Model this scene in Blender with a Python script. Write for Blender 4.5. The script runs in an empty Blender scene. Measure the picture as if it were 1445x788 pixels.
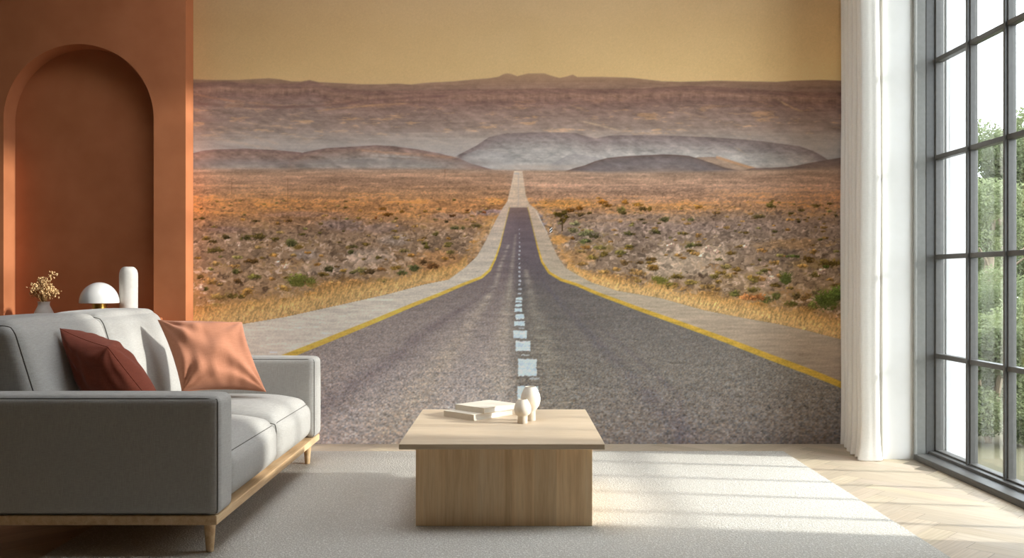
import bpy, bmesh, math, random
import numpy as np
from mathutils import Vector, Matrix, noise as mnoise

# ------------------------------------------------------------------ camera, light, exposure
S = bpy.context.scene
COL = S.collection
cam_d = bpy.data.cameras.new('camera'); cam = bpy.data.objects.new('camera', cam_d); COL.objects.link(cam)
cam.location = (0, 0, 1.10); cam.rotation_euler = (math.radians(90), 0, 0)
cam_d.sensor_width = 36; cam_d.lens = 36*1300/1445; cam_d.clip_start = .02; cam_d.clip_end = 200
S.camera = cam

SUN_STRENGTH = 7.8
SKY_STRENGTH = 8.0
EXPOSURE = -0.25
PRINT_GAIN = np.array([1.45, 1.52, 1.66])   # how bright the inks of the printed wallpaper are
SUN_DIR = Vector((-1, .145, -.335))

W_ = bpy.data.worlds.new('sky'); S.world = W_; W_.use_nodes = True
bg = W_.node_tree.nodes['Background']; bg.inputs[0].default_value = (.90, .965, 1.05, 1); bg.inputs[1].default_value = SKY_STRENGTH
sun_d = bpy.data.lights.new('sun', 'SUN'); sun_d.energy = SUN_STRENGTH; sun_d.color = (1, .98, .95); sun_d.angle = math.radians(2.4)
sun = bpy.data.objects.new('sun', sun_d); COL.objects.link(sun)
sun.rotation_euler = SUN_DIR.to_track_quat('-Z', 'Y').to_euler(); sun.location = (12, 2, 8)
# sampling portals in the window and the added rooflight openings (they give off no light itself)
for pn, sx, sy, loc, to in (('window_portal', 1.92, 3.9, (2.66, 4.67, 1.98), (-1, 0, 0)), ('added_rooflight_portal', 1.9, 1.3, (-1.0, 4.55, 5.0), (0, 0, -1))):
    pd = bpy.data.lights.new(pn, 'AREA'); pd.shape = 'RECTANGLE'; pd.size = sx; pd.size_y = sy; pd.cycles.is_portal = True
    po = bpy.data.objects.new(pn, pd); COL.objects.link(po); po.location = loc
    po.rotation_euler = Vector(to).to_track_quat('-Z', 'Z' if to[0] else 'Y').to_euler()

S.view_settings.view_transform = 'Standard'; S.view_settings.look = 'None'
S.view_settings.gamma = 1; S.view_settings.use_curve_mapping = False; S.view_settings.exposure = EXPOSURE
S.cycles.max_bounces = 12; S.cycles.diffuse_bounces = 8; S.cycles.transparent_max_bounces = 16

# ------------------------------------------------------------------ helpers
def lin(c):
    c = np.asarray(c, float)/255
    return np.where(c <= .04045, c/12.92, ((c+.055)/1.055)**2.4)

def rgb(*c): return tuple(float(x) for x in lin(c))+(1.0,)

def tag(o, label=None, cat=None, group=None, kind=None):
    if label: o['label'] = label
    if cat: o['category'] = cat
    if group: o['group'] = group
    if kind: o['kind'] = kind
    return o

def empty(name, loc, label=None, cat=None, group=None, kind=None):
    o = bpy.data.objects.new(name, None); COL.objects.link(o); o.location = loc; o.empty_display_size = .1
    return tag(o, label, cat, group, kind)

def build(name, bm, mat, parent=None, smooth=False, loc=None):
    me = bpy.data.meshes.new(name); bm.normal_update(); bm.to_mesh(me); bm.free()
    me.materials.append(mat)
    if smooth:
        me.polygons.foreach_set('use_smooth', [True]*len(me.polygons))
        if smooth != 'all':
            try: me.set_sharp_from_angle(angle=math.radians(smooth if smooth is not True else 40))
            except Exception: pass
    o = bpy.data.objects.new(name, me); COL.objects.link(o)
    if parent:
        o.parent = parent
        o.matrix_parent_inverse = Matrix.Translation(-Vector(parent.location)) if not loc else Matrix()
    if loc: o.location = loc
    return o

def box(bm, x0, x1, y0, y1, z0, z1, bev=0, seg=2):
    r = bmesh.ops.create_cube(bm, size=1)
    bmesh.ops.scale(bm, vec=(x1-x0, y1-y0, z1-z0), verts=r['verts'])
    bmesh.ops.translate(bm, vec=((x0+x1)/2, (y0+y1)/2, (z0+z1)/2), verts=r['verts'])
    if bev:
        ed = list({e for v in r['verts'] for e in v.link_edges})
        bmesh.ops.bevel(bm, geom=ed, offset=bev, segments=seg, profile=.5, affect='EDGES')
    return bm

def lathe(bm, prof, cx, cy, n=48, cap=True):
    rings = []
    for r, z in prof:
        rings.append([bm.verts.new((cx+r*math.cos(2*math.pi*i/n), cy+r*math.sin(2*math.pi*i/n), z)) for i in range(n)])
    for a, b in zip(rings[:-1], rings[1:]):
        for i in range(n): bm.faces.new((a[i], a[(i+1) % n], b[(i+1) % n], b[i]))
    if cap:
        bm.faces.new(rings[0][::-1]); bm.faces.new(rings[-1])
    return bm

def tube(bm, pts, r, n=8, closed=False, taper=None):
    pts = [Vector(p) for p in pts]; N = len(pts); rings = []
    up = Vector((.13, .21, .97)).normalized(); prev = None
    for i, p in enumerate(pts):
        a = pts[(i-1) % N] if (closed or i > 0) else p
        b = pts[(i+1) % N] if (closed or i < N-1) else p
        t = (b-a).normalized()
        nrm = (prev-t*prev.dot(t)) if prev is not None else (up-t*up.dot(t))
        if nrm.length < 1e-5: nrm = t.orthogonal()
        nrm.normalize(); prev = nrm; bn = t.cross(nrm)
        rr = r if taper is None else r*taper[i]
        rings.append([bm.verts.new(p+(nrm*math.cos(2*math.pi*k/n)+bn*math.sin(2*math.pi*k/n))*rr) for k in range(n)])
    for i in range(N if closed else N-1):
        a = rings[i]; b = rings[(i+1) % N]
        for k in range(n): bm.faces.new((a[k], a[(k+1) % n], b[(k+1) % n], b[k]))
    if not closed:
        bm.faces.new(rings[0][::-1]); bm.faces.new(rings[-1])
    return bm

# ------------------------------------------------------------------ materials
def mat(name, base, rough=.7, spec=.3, metal=0.0):
    m = bpy.data.materials.new(name); m.use_nodes = True
    p = m.node_tree.nodes['Principled BSDF']
    p.inputs['Base Color'].default_value = base; p.inputs['Roughness'].default_value = rough
    p.inputs['Metallic'].default_value = metal; p.inputs['Specular IOR Level'].default_value = spec
    return m

def nd(m, typ, **kw):
    n = m.node_tree.nodes.new(typ)
    for k, v in kw.items():
        if k.startswith('i_'): n.inputs[int(k[2:]) if k[2:].isdigit() else k[2:].replace('_', ' ')].default_value = v
        else: setattr(n, k, v)
    return n

def lk(m, a, b): m.node_tree.links.new(a, b)

def noisy(name, c1, c2, scale=30, detail=3, rough=.8, bump=.15, bscale=None, stretch=(1, 1, 1), spec=.2, contrast=(.3, .7), bdist=.002):
    m = mat(name, c1, rough, spec); p = m.node_tree.nodes['Principled BSDF']
    tc = nd(m, 'ShaderNodeTexCoord'); mp = nd(m, 'ShaderNodeMapping'); mp.inputs['Scale'].default_value = stretch
    lk(m, tc.outputs['Object'], mp.inputs['Vector'])
    n = nd(m, 'ShaderNodeTexNoise'); n.inputs['Scale'].default_value = scale; n.inputs['Detail'].default_value = detail
    lk(m, mp.outputs[0], n.inputs['Vector'])
    r = nd(m, 'ShaderNodeValToRGB'); r.color_ramp.elements[0].position = contrast[0]; r.color_ramp.elements[1].position = contrast[1]
    r.color_ramp.elements[0].color = c1; r.color_ramp.elements[1].color = c2
    lk(m, n.outputs['Fac'], r.inputs[0]); lk(m, r.outputs[0], p.inputs['Base Color'])
    if bump:
        b = nd(m, 'ShaderNodeBump'); b.inputs['Strength'].default_value = bump; b.inputs['Distance'].default_value = bdist
        if bscale:
            n2 = nd(m, 'ShaderNodeTexNoise'); n2.inputs['Scale'].default_value = bscale; n2.inputs['Detail'].default_value = 2
            lk(m, mp.outputs[0], n2.inputs['Vector']); lk(m, n2.outputs['Fac'], b.inputs['Height'])
        else: lk(m, n.outputs['Fac'], b.inputs['Height'])
        lk(m, b.outputs[0], p.inputs['Normal'])
    return m

def weave(name, c1, c2, s=330, bump=.35):
    """woven cloth: two crossed thread waves broken up by slubby noise"""
    m = mat(name, c1, .92, .15); p = m.node_tree.nodes['Principled BSDF']
    p.inputs['Sheen Weight'].default_value = .12; p.inputs['Sheen Roughness'].default_value = .5
    tc = nd(m, 'ShaderNodeTexCoord')
    outs = []
    for st in ((1, 1, .07), (.07, .07, 1)):
        mp = nd(m, 'ShaderNodeMapping'); mp.inputs['Scale'].default_value = st; lk(m, tc.outputs['Object'], mp.inputs['Vector'])
        n = nd(m, 'ShaderNodeTexNoise'); n.inputs['Scale'].default_value = s; n.inputs['Detail'].default_value = 2
        lk(m, mp.outputs[0], n.inputs['Vector']); outs.append(n.outputs['Fac'])
    a = nd(m, 'ShaderNodeMath', operation='ADD'); lk(m, outs[0], a.inputs[0]); lk(m, outs[1], a.inputs[1])
    h = nd(m, 'ShaderNodeMath', operation='MULTIPLY'); h.inputs[1].default_value = .5; lk(m, a.outputs[0], h.inputs[0])
    r = nd(m, 'ShaderNodeValToRGB'); r.color_ramp.elements[0].position = .36; r.color_ramp.elements[1].position = .64
    r.color_ramp.elements[0].color = c1; r.color_ramp.elements[1].color = c2
    lk(m, h.outputs[0], r.inputs[0]); lk(m, r.outputs[0], p.inputs['Base Color'])
    b = nd(m, 'ShaderNodeBump'); b.inputs['Strength'].default_value = bump; b.inputs['Distance'].default_value = .0015
    lk(m, h.outputs[0], b.inputs['Height']); lk(m, b.outputs[0], p.inputs['Normal'])
    return m

def wood(name, c1, c2, c3, axis=2, scale=7., rough=.5, board=None):
    """oak: long grain along one axis, optional glued boards"""
    m = mat(name, c1, rough, .3); p = m.node_tree.nodes['Principled BSDF']
    tc = nd(m, 'ShaderNodeTexCoord'); mp = nd(m, 'ShaderNodeMapping')
    st = [1., 1., 1.]; st[axis] = .055; mp.inputs['Scale'].default_value = st
    lk(m, tc.outputs['Object'], mp.inputs['Vector'])
    n = nd(m, 'ShaderNodeTexNoise'); n.inputs['Scale'].default_value = scale*3.2; n.inputs['Detail'].default_value = 6; n.inputs['Distortion'].default_value = .6
    n.inputs['Roughness'].default_value = .62
    lk(m, mp.outputs[0], n.inputs['Vector'])
    n2 = nd(m, 'ShaderNodeTexNoise'); n2.inputs['Scale'].default_value = scale*24; n2.inputs['Detail'].default_value = 2
    lk(m, mp.outputs[0], n2.inputs['Vector'])
    r = nd(m, 'ShaderNodeValToRGB'); e = r.color_ramp.elements
    e[0].position = .28; e[0].color = c3; e[1].position = .72; e[1].color = c2
    k = e.new(.5); k.color = c1
    lk(m, n.outputs['Fac'], r.inputs[0])
    mx = nd(m, 'ShaderNodeMix', data_type='RGBA', blend_type='MULTIPLY'); mx.inputs[0].default_value = .35
    r2 = nd(m, 'ShaderNodeValToRGB'); r2.color_ramp.elements[0].position = .3; r2.color_ramp.elements[0].color = (.72, .66, .58, 1); r2.color_ramp.elements[1].position = .6; r2.color_ramp.elements[1].color = (1, 1, 1, 1)
    lk(m, n2.outputs['Fac'], r2.inputs[0]); lk(m, r.outputs[0], mx.inputs[6]); lk(m, r2.outputs[0], mx.inputs[7])
    out = mx.outputs[2]
    if board is not None:
        sp = nd(m, 'ShaderNodeSeparateXYZ'); lk(m, tc.outputs['Object'], sp.inputs[0])
        q = nd(m, 'ShaderNodeMath', operation='MULTIPLY'); q.inputs[1].default_value = 1/board[1]; lk(m, sp.outputs[board[0]], q.inputs[0])
        fl = nd(m, 'ShaderNodeMath', operation='FLOOR'); lk(m, q.outputs[0], fl.inputs[0])
        wn = nd(m, 'ShaderNodeTexWhiteNoise', noise_dimensions='1D'); lk(m, fl.outputs[0], wn.inputs['W'])
        hs = nd(m, 'ShaderNodeHueSaturation'); mr = nd(m, 'ShaderNodeMapRange'); mr.inputs[3].default_value = .90; mr.inputs[4].default_value = 1.10
        lk(m, wn.outputs['Value'], mr.inputs[0]); lk(m, mr.outputs[0], hs.inputs['Value']); lk(m, out, hs.inputs['Color']); out = hs.outputs[0]
    lk(m, out, p.inputs['Base Color'])
    b = nd(m, 'ShaderNodeBump'); b.inputs['Strength'].default_value = .12; b.inputs['Distance'].default_value = .001
    lk(m, n2.outputs['Fac'], b.inputs['Height']); lk(m, b.outputs[0], p.inputs['Normal'])
    return m

M = {}
M['white_wall'] = noisy('white plaster', rgb(232, 230, 224), rgb(236, 234, 229), 9, 3, .9, .05, 60)
M['facade'] = noisy('facade render', rgb(190, 189, 188), rgb(194, 193, 192), 9, 3, .9, .05, 60)
M['room_wall'] = noisy('warm plaster', rgb(96, 92, 87), rgb(102, 98, 93), 9, 3, .9, .05, 60)
M['ceiling'] = noisy('ceiling plaster', rgb(214, 210, 204), rgb(220, 216, 210), 6, 2, .95, 0)
M['terracotta'] = noisy('terracotta limewash', rgb(172, 107, 70), rgb(183, 116, 78), 5, 5, .93, .10, 180, spec=.1)
M['liner'] = noisy('grey painted reveal', rgb(130, 129, 123), rgb(136, 135, 129), 40, 2, .5, .03, spec=.3)
M['steel'] = noisy('dark grey painted steel', rgb(82, 80, 76), rgb(88, 86, 82), 40, 2, .42, .03, spec=.4)
M['curtain'] = weave('cream curtain linen', rgb(226, 221, 210), rgb(236, 231, 221), 560, .2)
M['sofa'] = weave('pale grey sofa weave', rgb(155, 151, 144), rgb(174, 170, 163), 520, .4)
M['piping'] = mat('grey piping cord', rgb(92, 88, 82), .9, .1)
M['pillow_dark'] = weave('russet pillow cotton', rgb(126, 64, 47), rgb(140, 73, 54), 420, .2)
M['pillow_light'] = weave('terracotta pillow cotton', rgb(168, 112, 85), rgb(182, 124, 96), 420, .2)
M['oak'] = wood('pale oak', rgb(240, 208, 164), rgb(246, 220, 182), rgb(220, 182, 136), axis=2, scale=6, board=(0, .098))
M['oak_top'] = wood('pale oak top', rgb(212, 191, 163), rgb(219, 199, 172), rgb(205, 183, 154), axis=0, scale=6)
M['oak_frame'] = wood('oak sofa frame', rgb(206, 172, 130), rgb(218, 188, 148), rgb(184, 146, 104), axis=1, scale=8)
M['ceramic'] = noisy('cream ceramic', rgb(226, 214, 196), rgb(234, 224, 208), 60, 3, .6, .05, 200)
M['ceramic_white'] = noisy('white ceramic', rgb(196, 191, 182), rgb(208, 203, 194), 40, 3, .5, .06, 160)
M['gloss_white'] = mat('white lacquer', rgb(206, 203, 198), .16, .5)
M['brass'] = noisy('brushed brass', rgb(190, 146, 70), rgb(206, 164, 86), 80, 2, .28, .02, stretch=(1, 1, .1))
M['brass'].node_tree.nodes['Principled BSDF'].inputs['Metallic'].default_value = 1
M['paper'] = noisy('book pages', rgb(232, 226, 214), rgb(214, 206, 192), 420, 1, .9, .15, stretch=(.05, .05, 1))
M['cover'] = noisy('linen book cover', rgb(226, 214, 194), rgb(234, 224, 206), 240, 2, .85, .1)
M['dry'] = noisy('dried seed heads', rgb(196, 158, 108), rgb(222, 190, 140), 120, 2, .9, .1)
M['stem'] = mat('dried stems', rgb(150, 116, 74), .9, .1)
M['leaf'] = None

def rug_mat():
    m = mat('looped wool rug', rgb(212, 208, 200), .97, .05); p = m.node_tree.nodes['Principled BSDF']
    tc = nd(m, 'ShaderNodeTexCoord')
    vo = nd(m, 'ShaderNodeTexVoronoi'); vo.inputs['Scale'].default_value = 120; lk(m, tc.outputs['Object'], vo.inputs['Vector'])
    n = nd(m, 'ShaderNodeTexNoise'); n.inputs['Scale'].default_value = 75; n.inputs['Detail'].default_value = 2; lk(m, tc.outputs['Object'], n.inputs['Vector'])
    ad = nd(m, 'ShaderNodeMath', operation='SUBTRACT'); lk(m, n.outputs['Fac'], ad.inputs[0]); lk(m, vo.outputs['Distance'], ad.inputs[1])
    r = nd(m, 'ShaderNodeValToRGB'); r.color_ramp.elements[0].position = -.0; r.color_ramp.elements[1].position = .5
    r.color_ramp.elements[0].color = rgb(184, 178, 167); r.color_ramp.elements[1].color = rgb(225, 221, 212)
    lk(m, ad.outputs[0], r.inputs[0]); lk(m, r.outputs[0], p.inputs['Base Color'])
    b = nd(m, 'ShaderNodeBump'); b.inputs['Strength'].default_value = .6; b.inputs['Distance'].default_value = .004
    lk(m, ad.outputs[0], b.inputs['Height']); lk(m, b.outputs[0], p.inputs['Normal'])
    return m
M['rug'] = rug_mat()

def attr_mat(name, attr, rough, spec=.2, grain=False):
    m = mat(name, (1, 1, 1, 1), rough, spec); p = m.node_tree.nodes['Principled BSDF']
    a = nd(m, 'ShaderNodeAttribute'); a.attribute_name = attr
    if grain:
        uv = nd(m, 'ShaderNodeUVMap'); uv.uv_map = 'grain'
        mp = nd(m, 'ShaderNodeMapping'); mp.inputs['Scale'].default_value = (1.2, 30, 1); lk(m, uv.outputs[0], mp.inputs['Vector'])
        n = nd(m, 'ShaderNodeTexNoise'); n.inputs['Scale'].default_value = 3; n.inputs['Detail'].default_value = 5; lk(m, mp.outputs[0], n.inputs['Vector'])
        r = nd(m, 'ShaderNodeValToRGB'); r.color_ramp.elements[0].position = .3; r.color_ramp.elements[0].color = (.78, .74, .68, 1)
        r.color_ramp.elements[1].position = .65; r.color_ramp.elements[1].color = (1.04, 1.03, 1.0, 1)
        lk(m, n.outputs['Fac'], r.inputs[0])
        mx = nd(m, 'ShaderNodeMix', data_type='RGBA', blend_type='MULTIPLY'); mx.inputs[0].default_value = .8
        lk(m, a.outputs['Color'], mx.inputs[6]); lk(m, r.outputs[0], mx.inputs[7]); lk(m, mx.outputs[2], p.inputs['Base Color'])
    else: lk(m, a.outputs['Color'], p.inputs['Base Color'])
    return m

def glass_mat():
    m = bpy.data.materials.new('window glass'); m.use_nodes = True; nt = m.node_tree; nt.nodes.clear()
    o = nt.nodes.new('ShaderNodeOutputMaterial'); mx = nt.nodes.new('ShaderNodeMixShader'); t = nt.nodes.new('ShaderNodeBsdfTransparent'); g = nt.nodes.new('ShaderNodeBsdfGlossy')
    f = nt.nodes.new('ShaderNodeFresnel'); g.inputs['Roughness'].default_value = 0.0
    t.inputs['Color'].default_value = (.97, .985, .98, 1)
    ge = nt.nodes.new('ShaderNodeNewGeometry'); mr = nt.nodes.new('ShaderNodeMapRange'); mr.inputs[3].default_value = 1.5; mr.inputs[4].default_value = 1/1.5
    nt.links.new(ge.outputs['Backfacing'], mr.inputs[0]); nt.links.new(mr.outputs[0], f.inputs['IOR'])   # both faces of the pane reflect alike
    nt.links.new(f.outputs[0], mx.inputs[0]); nt.links.new(t.outputs[0], mx.inputs[1]); nt.links.new(g.outputs[0], mx.inputs[2]); nt.links.new(mx.outputs[0], o.inputs[0])
    return m
M['glass'] = glass_mat()

# ------------------------------------------------------------------ the picture printed on the mural
def mural_print():
    """The printed wallpaper picture: rows top->bottom, columns left->right, sRGB 0..255.
    Print units: 1 unit = 1/211.8 m of wall."""
    rng = np.random.default_rng(7)
    U0, U1, V0, V1 = 268.0, 1206.0, -10.0, 628.0
    W, H = int(U1-U0)+1, int(V1-V0)+1
    u = np.linspace(U0, U1, W)[None, :].repeat(H, 0)
    v = np.linspace(V0, V1, H)[:, None].repeat(W, 1)
    ux, vy = u[0], v[:, 0]

    def resize(a, h, w):
        ys = np.linspace(0, a.shape[0]-1.001, h); xs = np.linspace(0, a.shape[1]-1.001, w)
        y0 = ys.astype(int); x0 = xs.astype(int)
        fy = ys-y0; fx = xs-x0
        fy = (fy*fy*(3-2*fy))[:, None]; fx = (fx*fx*(3-2*fx))[None, :]
        A = a[y0][:, x0]; B = a[y0][:, x0+1]; Cc = a[y0+1][:, x0]; D = a[y0+1][:, x0+1]
        return (A*(1-fx)+B*fx)*(1-fy)+(Cc*(1-fx)+D*fx)*fy

    def noise(sx, sy, octv=1, gain=.55):
        o = np.zeros((H, W)); amp = 1.; tot = 0.
        for k in range(octv):
            gx = max(.9, sx/2**k); gy = max(.9, sy/2**k)
            o += amp*resize(rng.standard_normal((int(H/gy)+3, int(W/gx)+3)), H, W); tot += amp*amp; amp *= gain
        return o/np.sqrt(tot)

    def warp_noise(scale_rows, aspect):
        """grain whose size grows from row to row (things nearer to the road's foreground look bigger)"""
        lv = np.log(np.maximum(scale_rows, .9)/.9)/np.log(1.45)
        n = int(np.ceil(lv.max()))+1
        o = np.zeros((H, W)); w2 = np.zeros(H)
        for k in range(n+1):
            wk = np.clip(1-np.abs(lv-k), 0, 1)
            if wk.max() <= 0: continue
            s_ = .9*1.45**k
            o += noise(max(s_*aspect, .9), s_)*wk[:, None]; w2 += wk**2
        return o/np.sqrt(np.maximum(w2, 1e-6))[:, None]

    img = np.zeros((H, W, 3))
    def C(*c): return np.array(c, float)
    def mixin(col, m):
        nonlocal img
        m = np.clip(m, 0, 1)[..., None]
        img = img*(1-m)+(np.asarray(col) if np.ndim(col) > 1 else C(*col))*m
    def line(pts, x=ux): 
        p = np.array(pts); return np.interp(x, p[:, 0], p[:, 1])
    def below(pts, soft=1.): return np.clip((v-line(pts)[None, :])/soft+.5, 0, 1)
    def ramp(stops, t):
        s = np.array([a for a, _ in stops]); c = np.array([b for _, b in stops], float)
        return np.stack([np.interp(t, s, c[:, k]) for k in range(3)], -1)

    # ---- hazy evening sky
    sky = ramp([(-10, (172, 141, 101)), (40, (177, 145, 100)), (95, (186, 153, 104)), (125, (189, 156, 108))], v)
    img = sky.copy()
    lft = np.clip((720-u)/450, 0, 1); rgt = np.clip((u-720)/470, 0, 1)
    img *= (1-lft[..., None]*C(.03, .07, .11)*np.clip(1.1-v/260, .3, 1)[..., None])  # room shade at the upper left, painted into the sky colour
    img *= (1+rgt[..., None]*C(.15, .15, .14))  # sky colour raised rightwards to make up for dimmer room light
    img += noise(60, 40, 3)[..., None]*1.2

    # ---- far ridge
    A = [(268,112),(300,113),(335,113),(350,112),(380,110.5),(395,112),(412,115),(425,115),(437,113),(450,116),(470,117),(510,119),(540,119),(560,118),(580,119.5),(600,117),(640,115),(665,112.5),(690,110.5),(703,108.5),(710,105),(716,103.6),(722,104.6),(730,107.6),(738,105.5),(745,103.8),(768,103.6),(775,106),(783,108.5),(790,110),(800,108),(808,105.5),(815,108.7),(850,108.5),(889,109.7),(910,112),(934,114.8),(960,115.5),(985,115),(1010,114),(1060,115),(1096,115.7),(1120,114),(1160,112.8),(1186,114),(1210,115)]
    fa = ramp([(102, (150, 117, 86)), (116, (140, 108, 84)), (132, (130, 101, 85)), (160, (132, 107, 92)), (185, (148, 126, 110)), (205, (162, 145, 130)), (225, (166, 153, 142))], v)
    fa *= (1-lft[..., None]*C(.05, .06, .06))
    str1 = noise(38, 5, 4, .7); str2 = noise(10, 6, 3, .7); str3 = noise(120, 3, 3)
    shade = str1*.040+str2*.032+str3*.022
    # gullies: slanted light/dark flanks
    sl = np.roll(noise(16, 30, 3, .7), 0, 1)
    for i in range(H): sl[i] = np.roll(sl[i], int(i*1.6))
    shade += sl*.032*np.clip((v-128)/20, 0, 1)
    fa *= (1+shade*np.clip((v-104)/18, .2, 1))[..., None]
    fin = noise(9, 3.2, 3, .8)
    for i in range(H): fin[i] = np.roll(fin[i], int(i*1.3))
    shade += fin*.045*np.clip((v-112)/20, 0, 1)*np.clip((222-v)/40, .3, 1)
    warm = np.clip(noise(34, 6, 4, .75)+fin*.25-.5, 0, 1)*np.clip((v-135)/25, 0, 1)*np.clip((210-v)/30, 0, 1)
    fa += warm[..., None]*C(34, 20, 4)
    m = below(A, 1.5); img = img*(1-m[..., None])+fa*m[..., None]
    # second crest and its cliff band (right two thirds)
    B = [(268,118),(300,116),(318,115),(336,116.5),(365,119),(420,117.5),(437,114),(448,117),(470,124),(520,128),(588,127.5),(640,126.5),(730,126),(774,124.6),(848,126),(908,125),(972,121),(1016,122.7),(1064,126),(1112,129.4),(1185,130.7),(1210,131)]
    mb = below(B, 1.5)
    fb = ramp([(-2, (124, 92, 76)), (5, (124, 93, 78)), (9, (140, 106, 86)), (18, (124, 94, 80)), (30, (134, 107, 92)), (60, (150, 128, 112)), (90, (164, 148, 134))], v-line(B)[None, :])
    cl = noise(4, 14, 2, .8)*.05*np.clip(1-np.abs(v-line(B)[None, :]-13)/10, 0, 1)
    fb *= (1+shade*.95+cl)[..., None]
    fb += (warm*1.0)[..., None]*C(30, 19, 4)
    fade = np.clip((200-v)/55, 0, 1)
    mm = mb*fade; img = img*(1-mm[..., None])+fb*mm[..., None]
    # dark ledge on the left slope, sunlit scarps
    def streak(pts, w, col, a):
        d = np.abs(v-line(pts)[None, :]); xr = (u >= pts[0][0]) & (u <= pts[-1][0])
        e = np.clip((u-pts[0][0])/12, 0, 1)*np.clip((pts[-1][0]-u)/12, 0, 1)
        mixin(col, np.clip(1-d/w, 0, 1)*xr*e*a*(1+.4*str2))
    streak([(380,152),(440,150),(490,146),(520,142),(560,139),(640,135)], 3, (112, 82, 72), .6)
    streak([(450,156),(500,151),(545,147),(580,146)], 2.2, (176, 132, 92), .5)
    streak([(268,132),(300,138),(330,143),(390,149)], 2.5, (172, 122, 88), .45)
    streak([(270,146),(330,149),(400,152)], 3, (112, 80, 70), .5)
    streak([(1094,138),(1106,146),(1120,153),(1140,160)], 2.4, (190, 148, 102), .55)
    streak([(800,146),(815,152),(830,154)], 2.2, (186, 146, 104), .5)
    streak([(855,128),(868,136),(880,143)], 2, (176, 134, 96), .45)
    streak([(300,195),(340,202),(375,209),(395,212)], 3.2, (186, 152, 122), .55)
    streak([(285,199),(320,207),(360,212)], 2.4, (132, 112, 102), .5)
    streak([(310,180),(350,190),(400,206)], 2.6, (182, 148, 118), .4)
    streak([(340,172),(380,178),(420,181)], 2, (184, 150, 118), .45)
    streak([(815,170),(850,178),(880,186)], 2.2, (188, 158, 122), .5)
    streak([(955,155),(975,162),(1000,166)], 2, (176, 140, 106), .4)
    streak([(268,168),(310,170),(370,168)], 4, (124, 100, 92), .35)
    streak([(600,196),(640,205),(668,211)], 2.5, (186, 164, 142), .5)
    # blue-grey valley haze
    mixin((172, 160, 146), np.clip(1-np.abs(v-207)/26, 0, 1)*.50*(1+.15*str3))
    mixin((160, 152, 142), np.clip((v-212)/14, 0, 1)*np.clip((245-v)/12, 0, 1)*.7)

    # ---- middle hills
    def hill(crest, stops, amp, a=1., soft=1.3, x0=None, x1=None):
        c = line(crest)[None, :]
        mk = np.clip((v-c)/soft+.5, 0, 1)*a
        if x0 is not None: mk = mk*np.clip((u-x0)/6, 0, 1)
        if x1 is not None: mk = mk*np.clip((x1-u)/6, 0, 1)
        f = ramp(stops, v-c)*(1+amp*(sl*.6+str2*.6+str1*.6+fin*.5))[..., None]
        al = np.interp(v-c, [s[0] for s in stops], [s[2] if len(s) > 2 else 1 for s in stops])
        return mk*al, f
    def put(t): 
        nonlocal img
        mk, f = t; img = img*(1-mk[..., None])+f*mk[..., None]
    M = [(640,222),(649,217.6),(660,212),(671,206.4),(690,193.7),(703,190.5),(716,188),(730,187.3),(762,186.7),(790,187),(813,188.3),(830,193),(841,195.3),(852,193),(864,191),(900,190.5),(934,191),(975,192.5),(1016,194.4),(1050,197),(1080,200),(1128,206.5),(1147,213),(1160,220),(1172,228),(1190,240)]
    put(hill(M, [(0, (122, 105, 97)), (6, (130, 114, 106)), (15, (150, 136, 126)), (26, (170, 160, 148)), (34, (172, 162, 150))], .07, .95, x0=642, x1=1195))
    put(hill([(640,224),(675,211),(700,214),(730,219)], [(0, (150, 140, 132)), (8, (166, 158, 148)), (14, (170, 162, 152))], .04, .6, x0=650, x1=728))
    streak([(1034,206),(1046,213),(1056,221)], 2.2, (184, 150, 116), .5)
    put(hill([(780,231),(800,220),(812,217),(840,222),(850,228)], [(0, (146, 134, 128)), (10, (160, 150, 140)), (16, (166, 154, 142))], .03, .55, x0=775, x1=850))
    L1 = [(268,217.6),(285,213),(302,211),(350,210),(390,212),(423,215),(440,219),(470,225),(500,232),(530,241)]
    put(hill(L1, [(0, (120, 94, 84)), (6, (138, 110, 94)), (16, (132, 110, 98)), (24, (140, 124, 112)), (30, (160, 142, 126))], .09, .95, x1=540))
    L2 = [(405,228),(429,215),(445,212),(461,209),(500,207),(531,205),(556,206.5),(590,211),(620,216.6),(649,224),(662,230),(700,241)]
    put(hill(L2, [(0, (124, 100, 90)), (5, (140, 112, 96)), (12, (150, 128, 112)), (20, (142, 130, 118)), (28, (160, 146, 132))], .09, .95, x0=405, x1=720))
    streak([(500,211),(540,215),(600,219),(650,223)], 2.4, (184, 138, 104), .5)
    streak([(520,219),(560,221),(600,223)], 1.8, (176, 166, 154), .5)
    mixin((140, 126, 116), np.clip(1-np.abs(v-230)/7, 0, 1)*np.clip((725-u)/40, 0, 1)*.6)
    mixin((168, 150, 132), np.clip(1-np.abs(v-236)/4, 0, 1)*.35*np.clip(str3+.5, 0, 1))
    mixin((176, 158, 140), np.clip(1-np.abs(v-236)/6, 0, 1)*np.clip((830-u)/60, 0, 1)*np.clip((u-690)/40, 0, 1)*.7)
    # hills on the right edge
    put(hill([(975,225),(985,222),(1000,221.5),(1016,221.7),(1030,226),(1048,232),(1067,237),(1075,240)], [(0, (150, 124, 104)), (6, (160, 132, 108)), (16, (150, 124, 104))], .05, .95, x0=972, x1=1074))
    mixin((196, 148, 106), np.clip(1-np.abs(v-(222+(u-1018)*.31)-2)/3.2, 0, 1)*((u > 1010) & (u < 1066))*.75)
    put(hill([(1040,243),(1061,237.5),(1090,236.8),(1112,235.7),(1128,233),(1144,229.7),(1165,226),(1184,223),(1210,219)], [(0, (112, 92, 82)), (8, (122, 100, 86)), (16, (140, 112, 92))], .05, .95, x0=1048))
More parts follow.
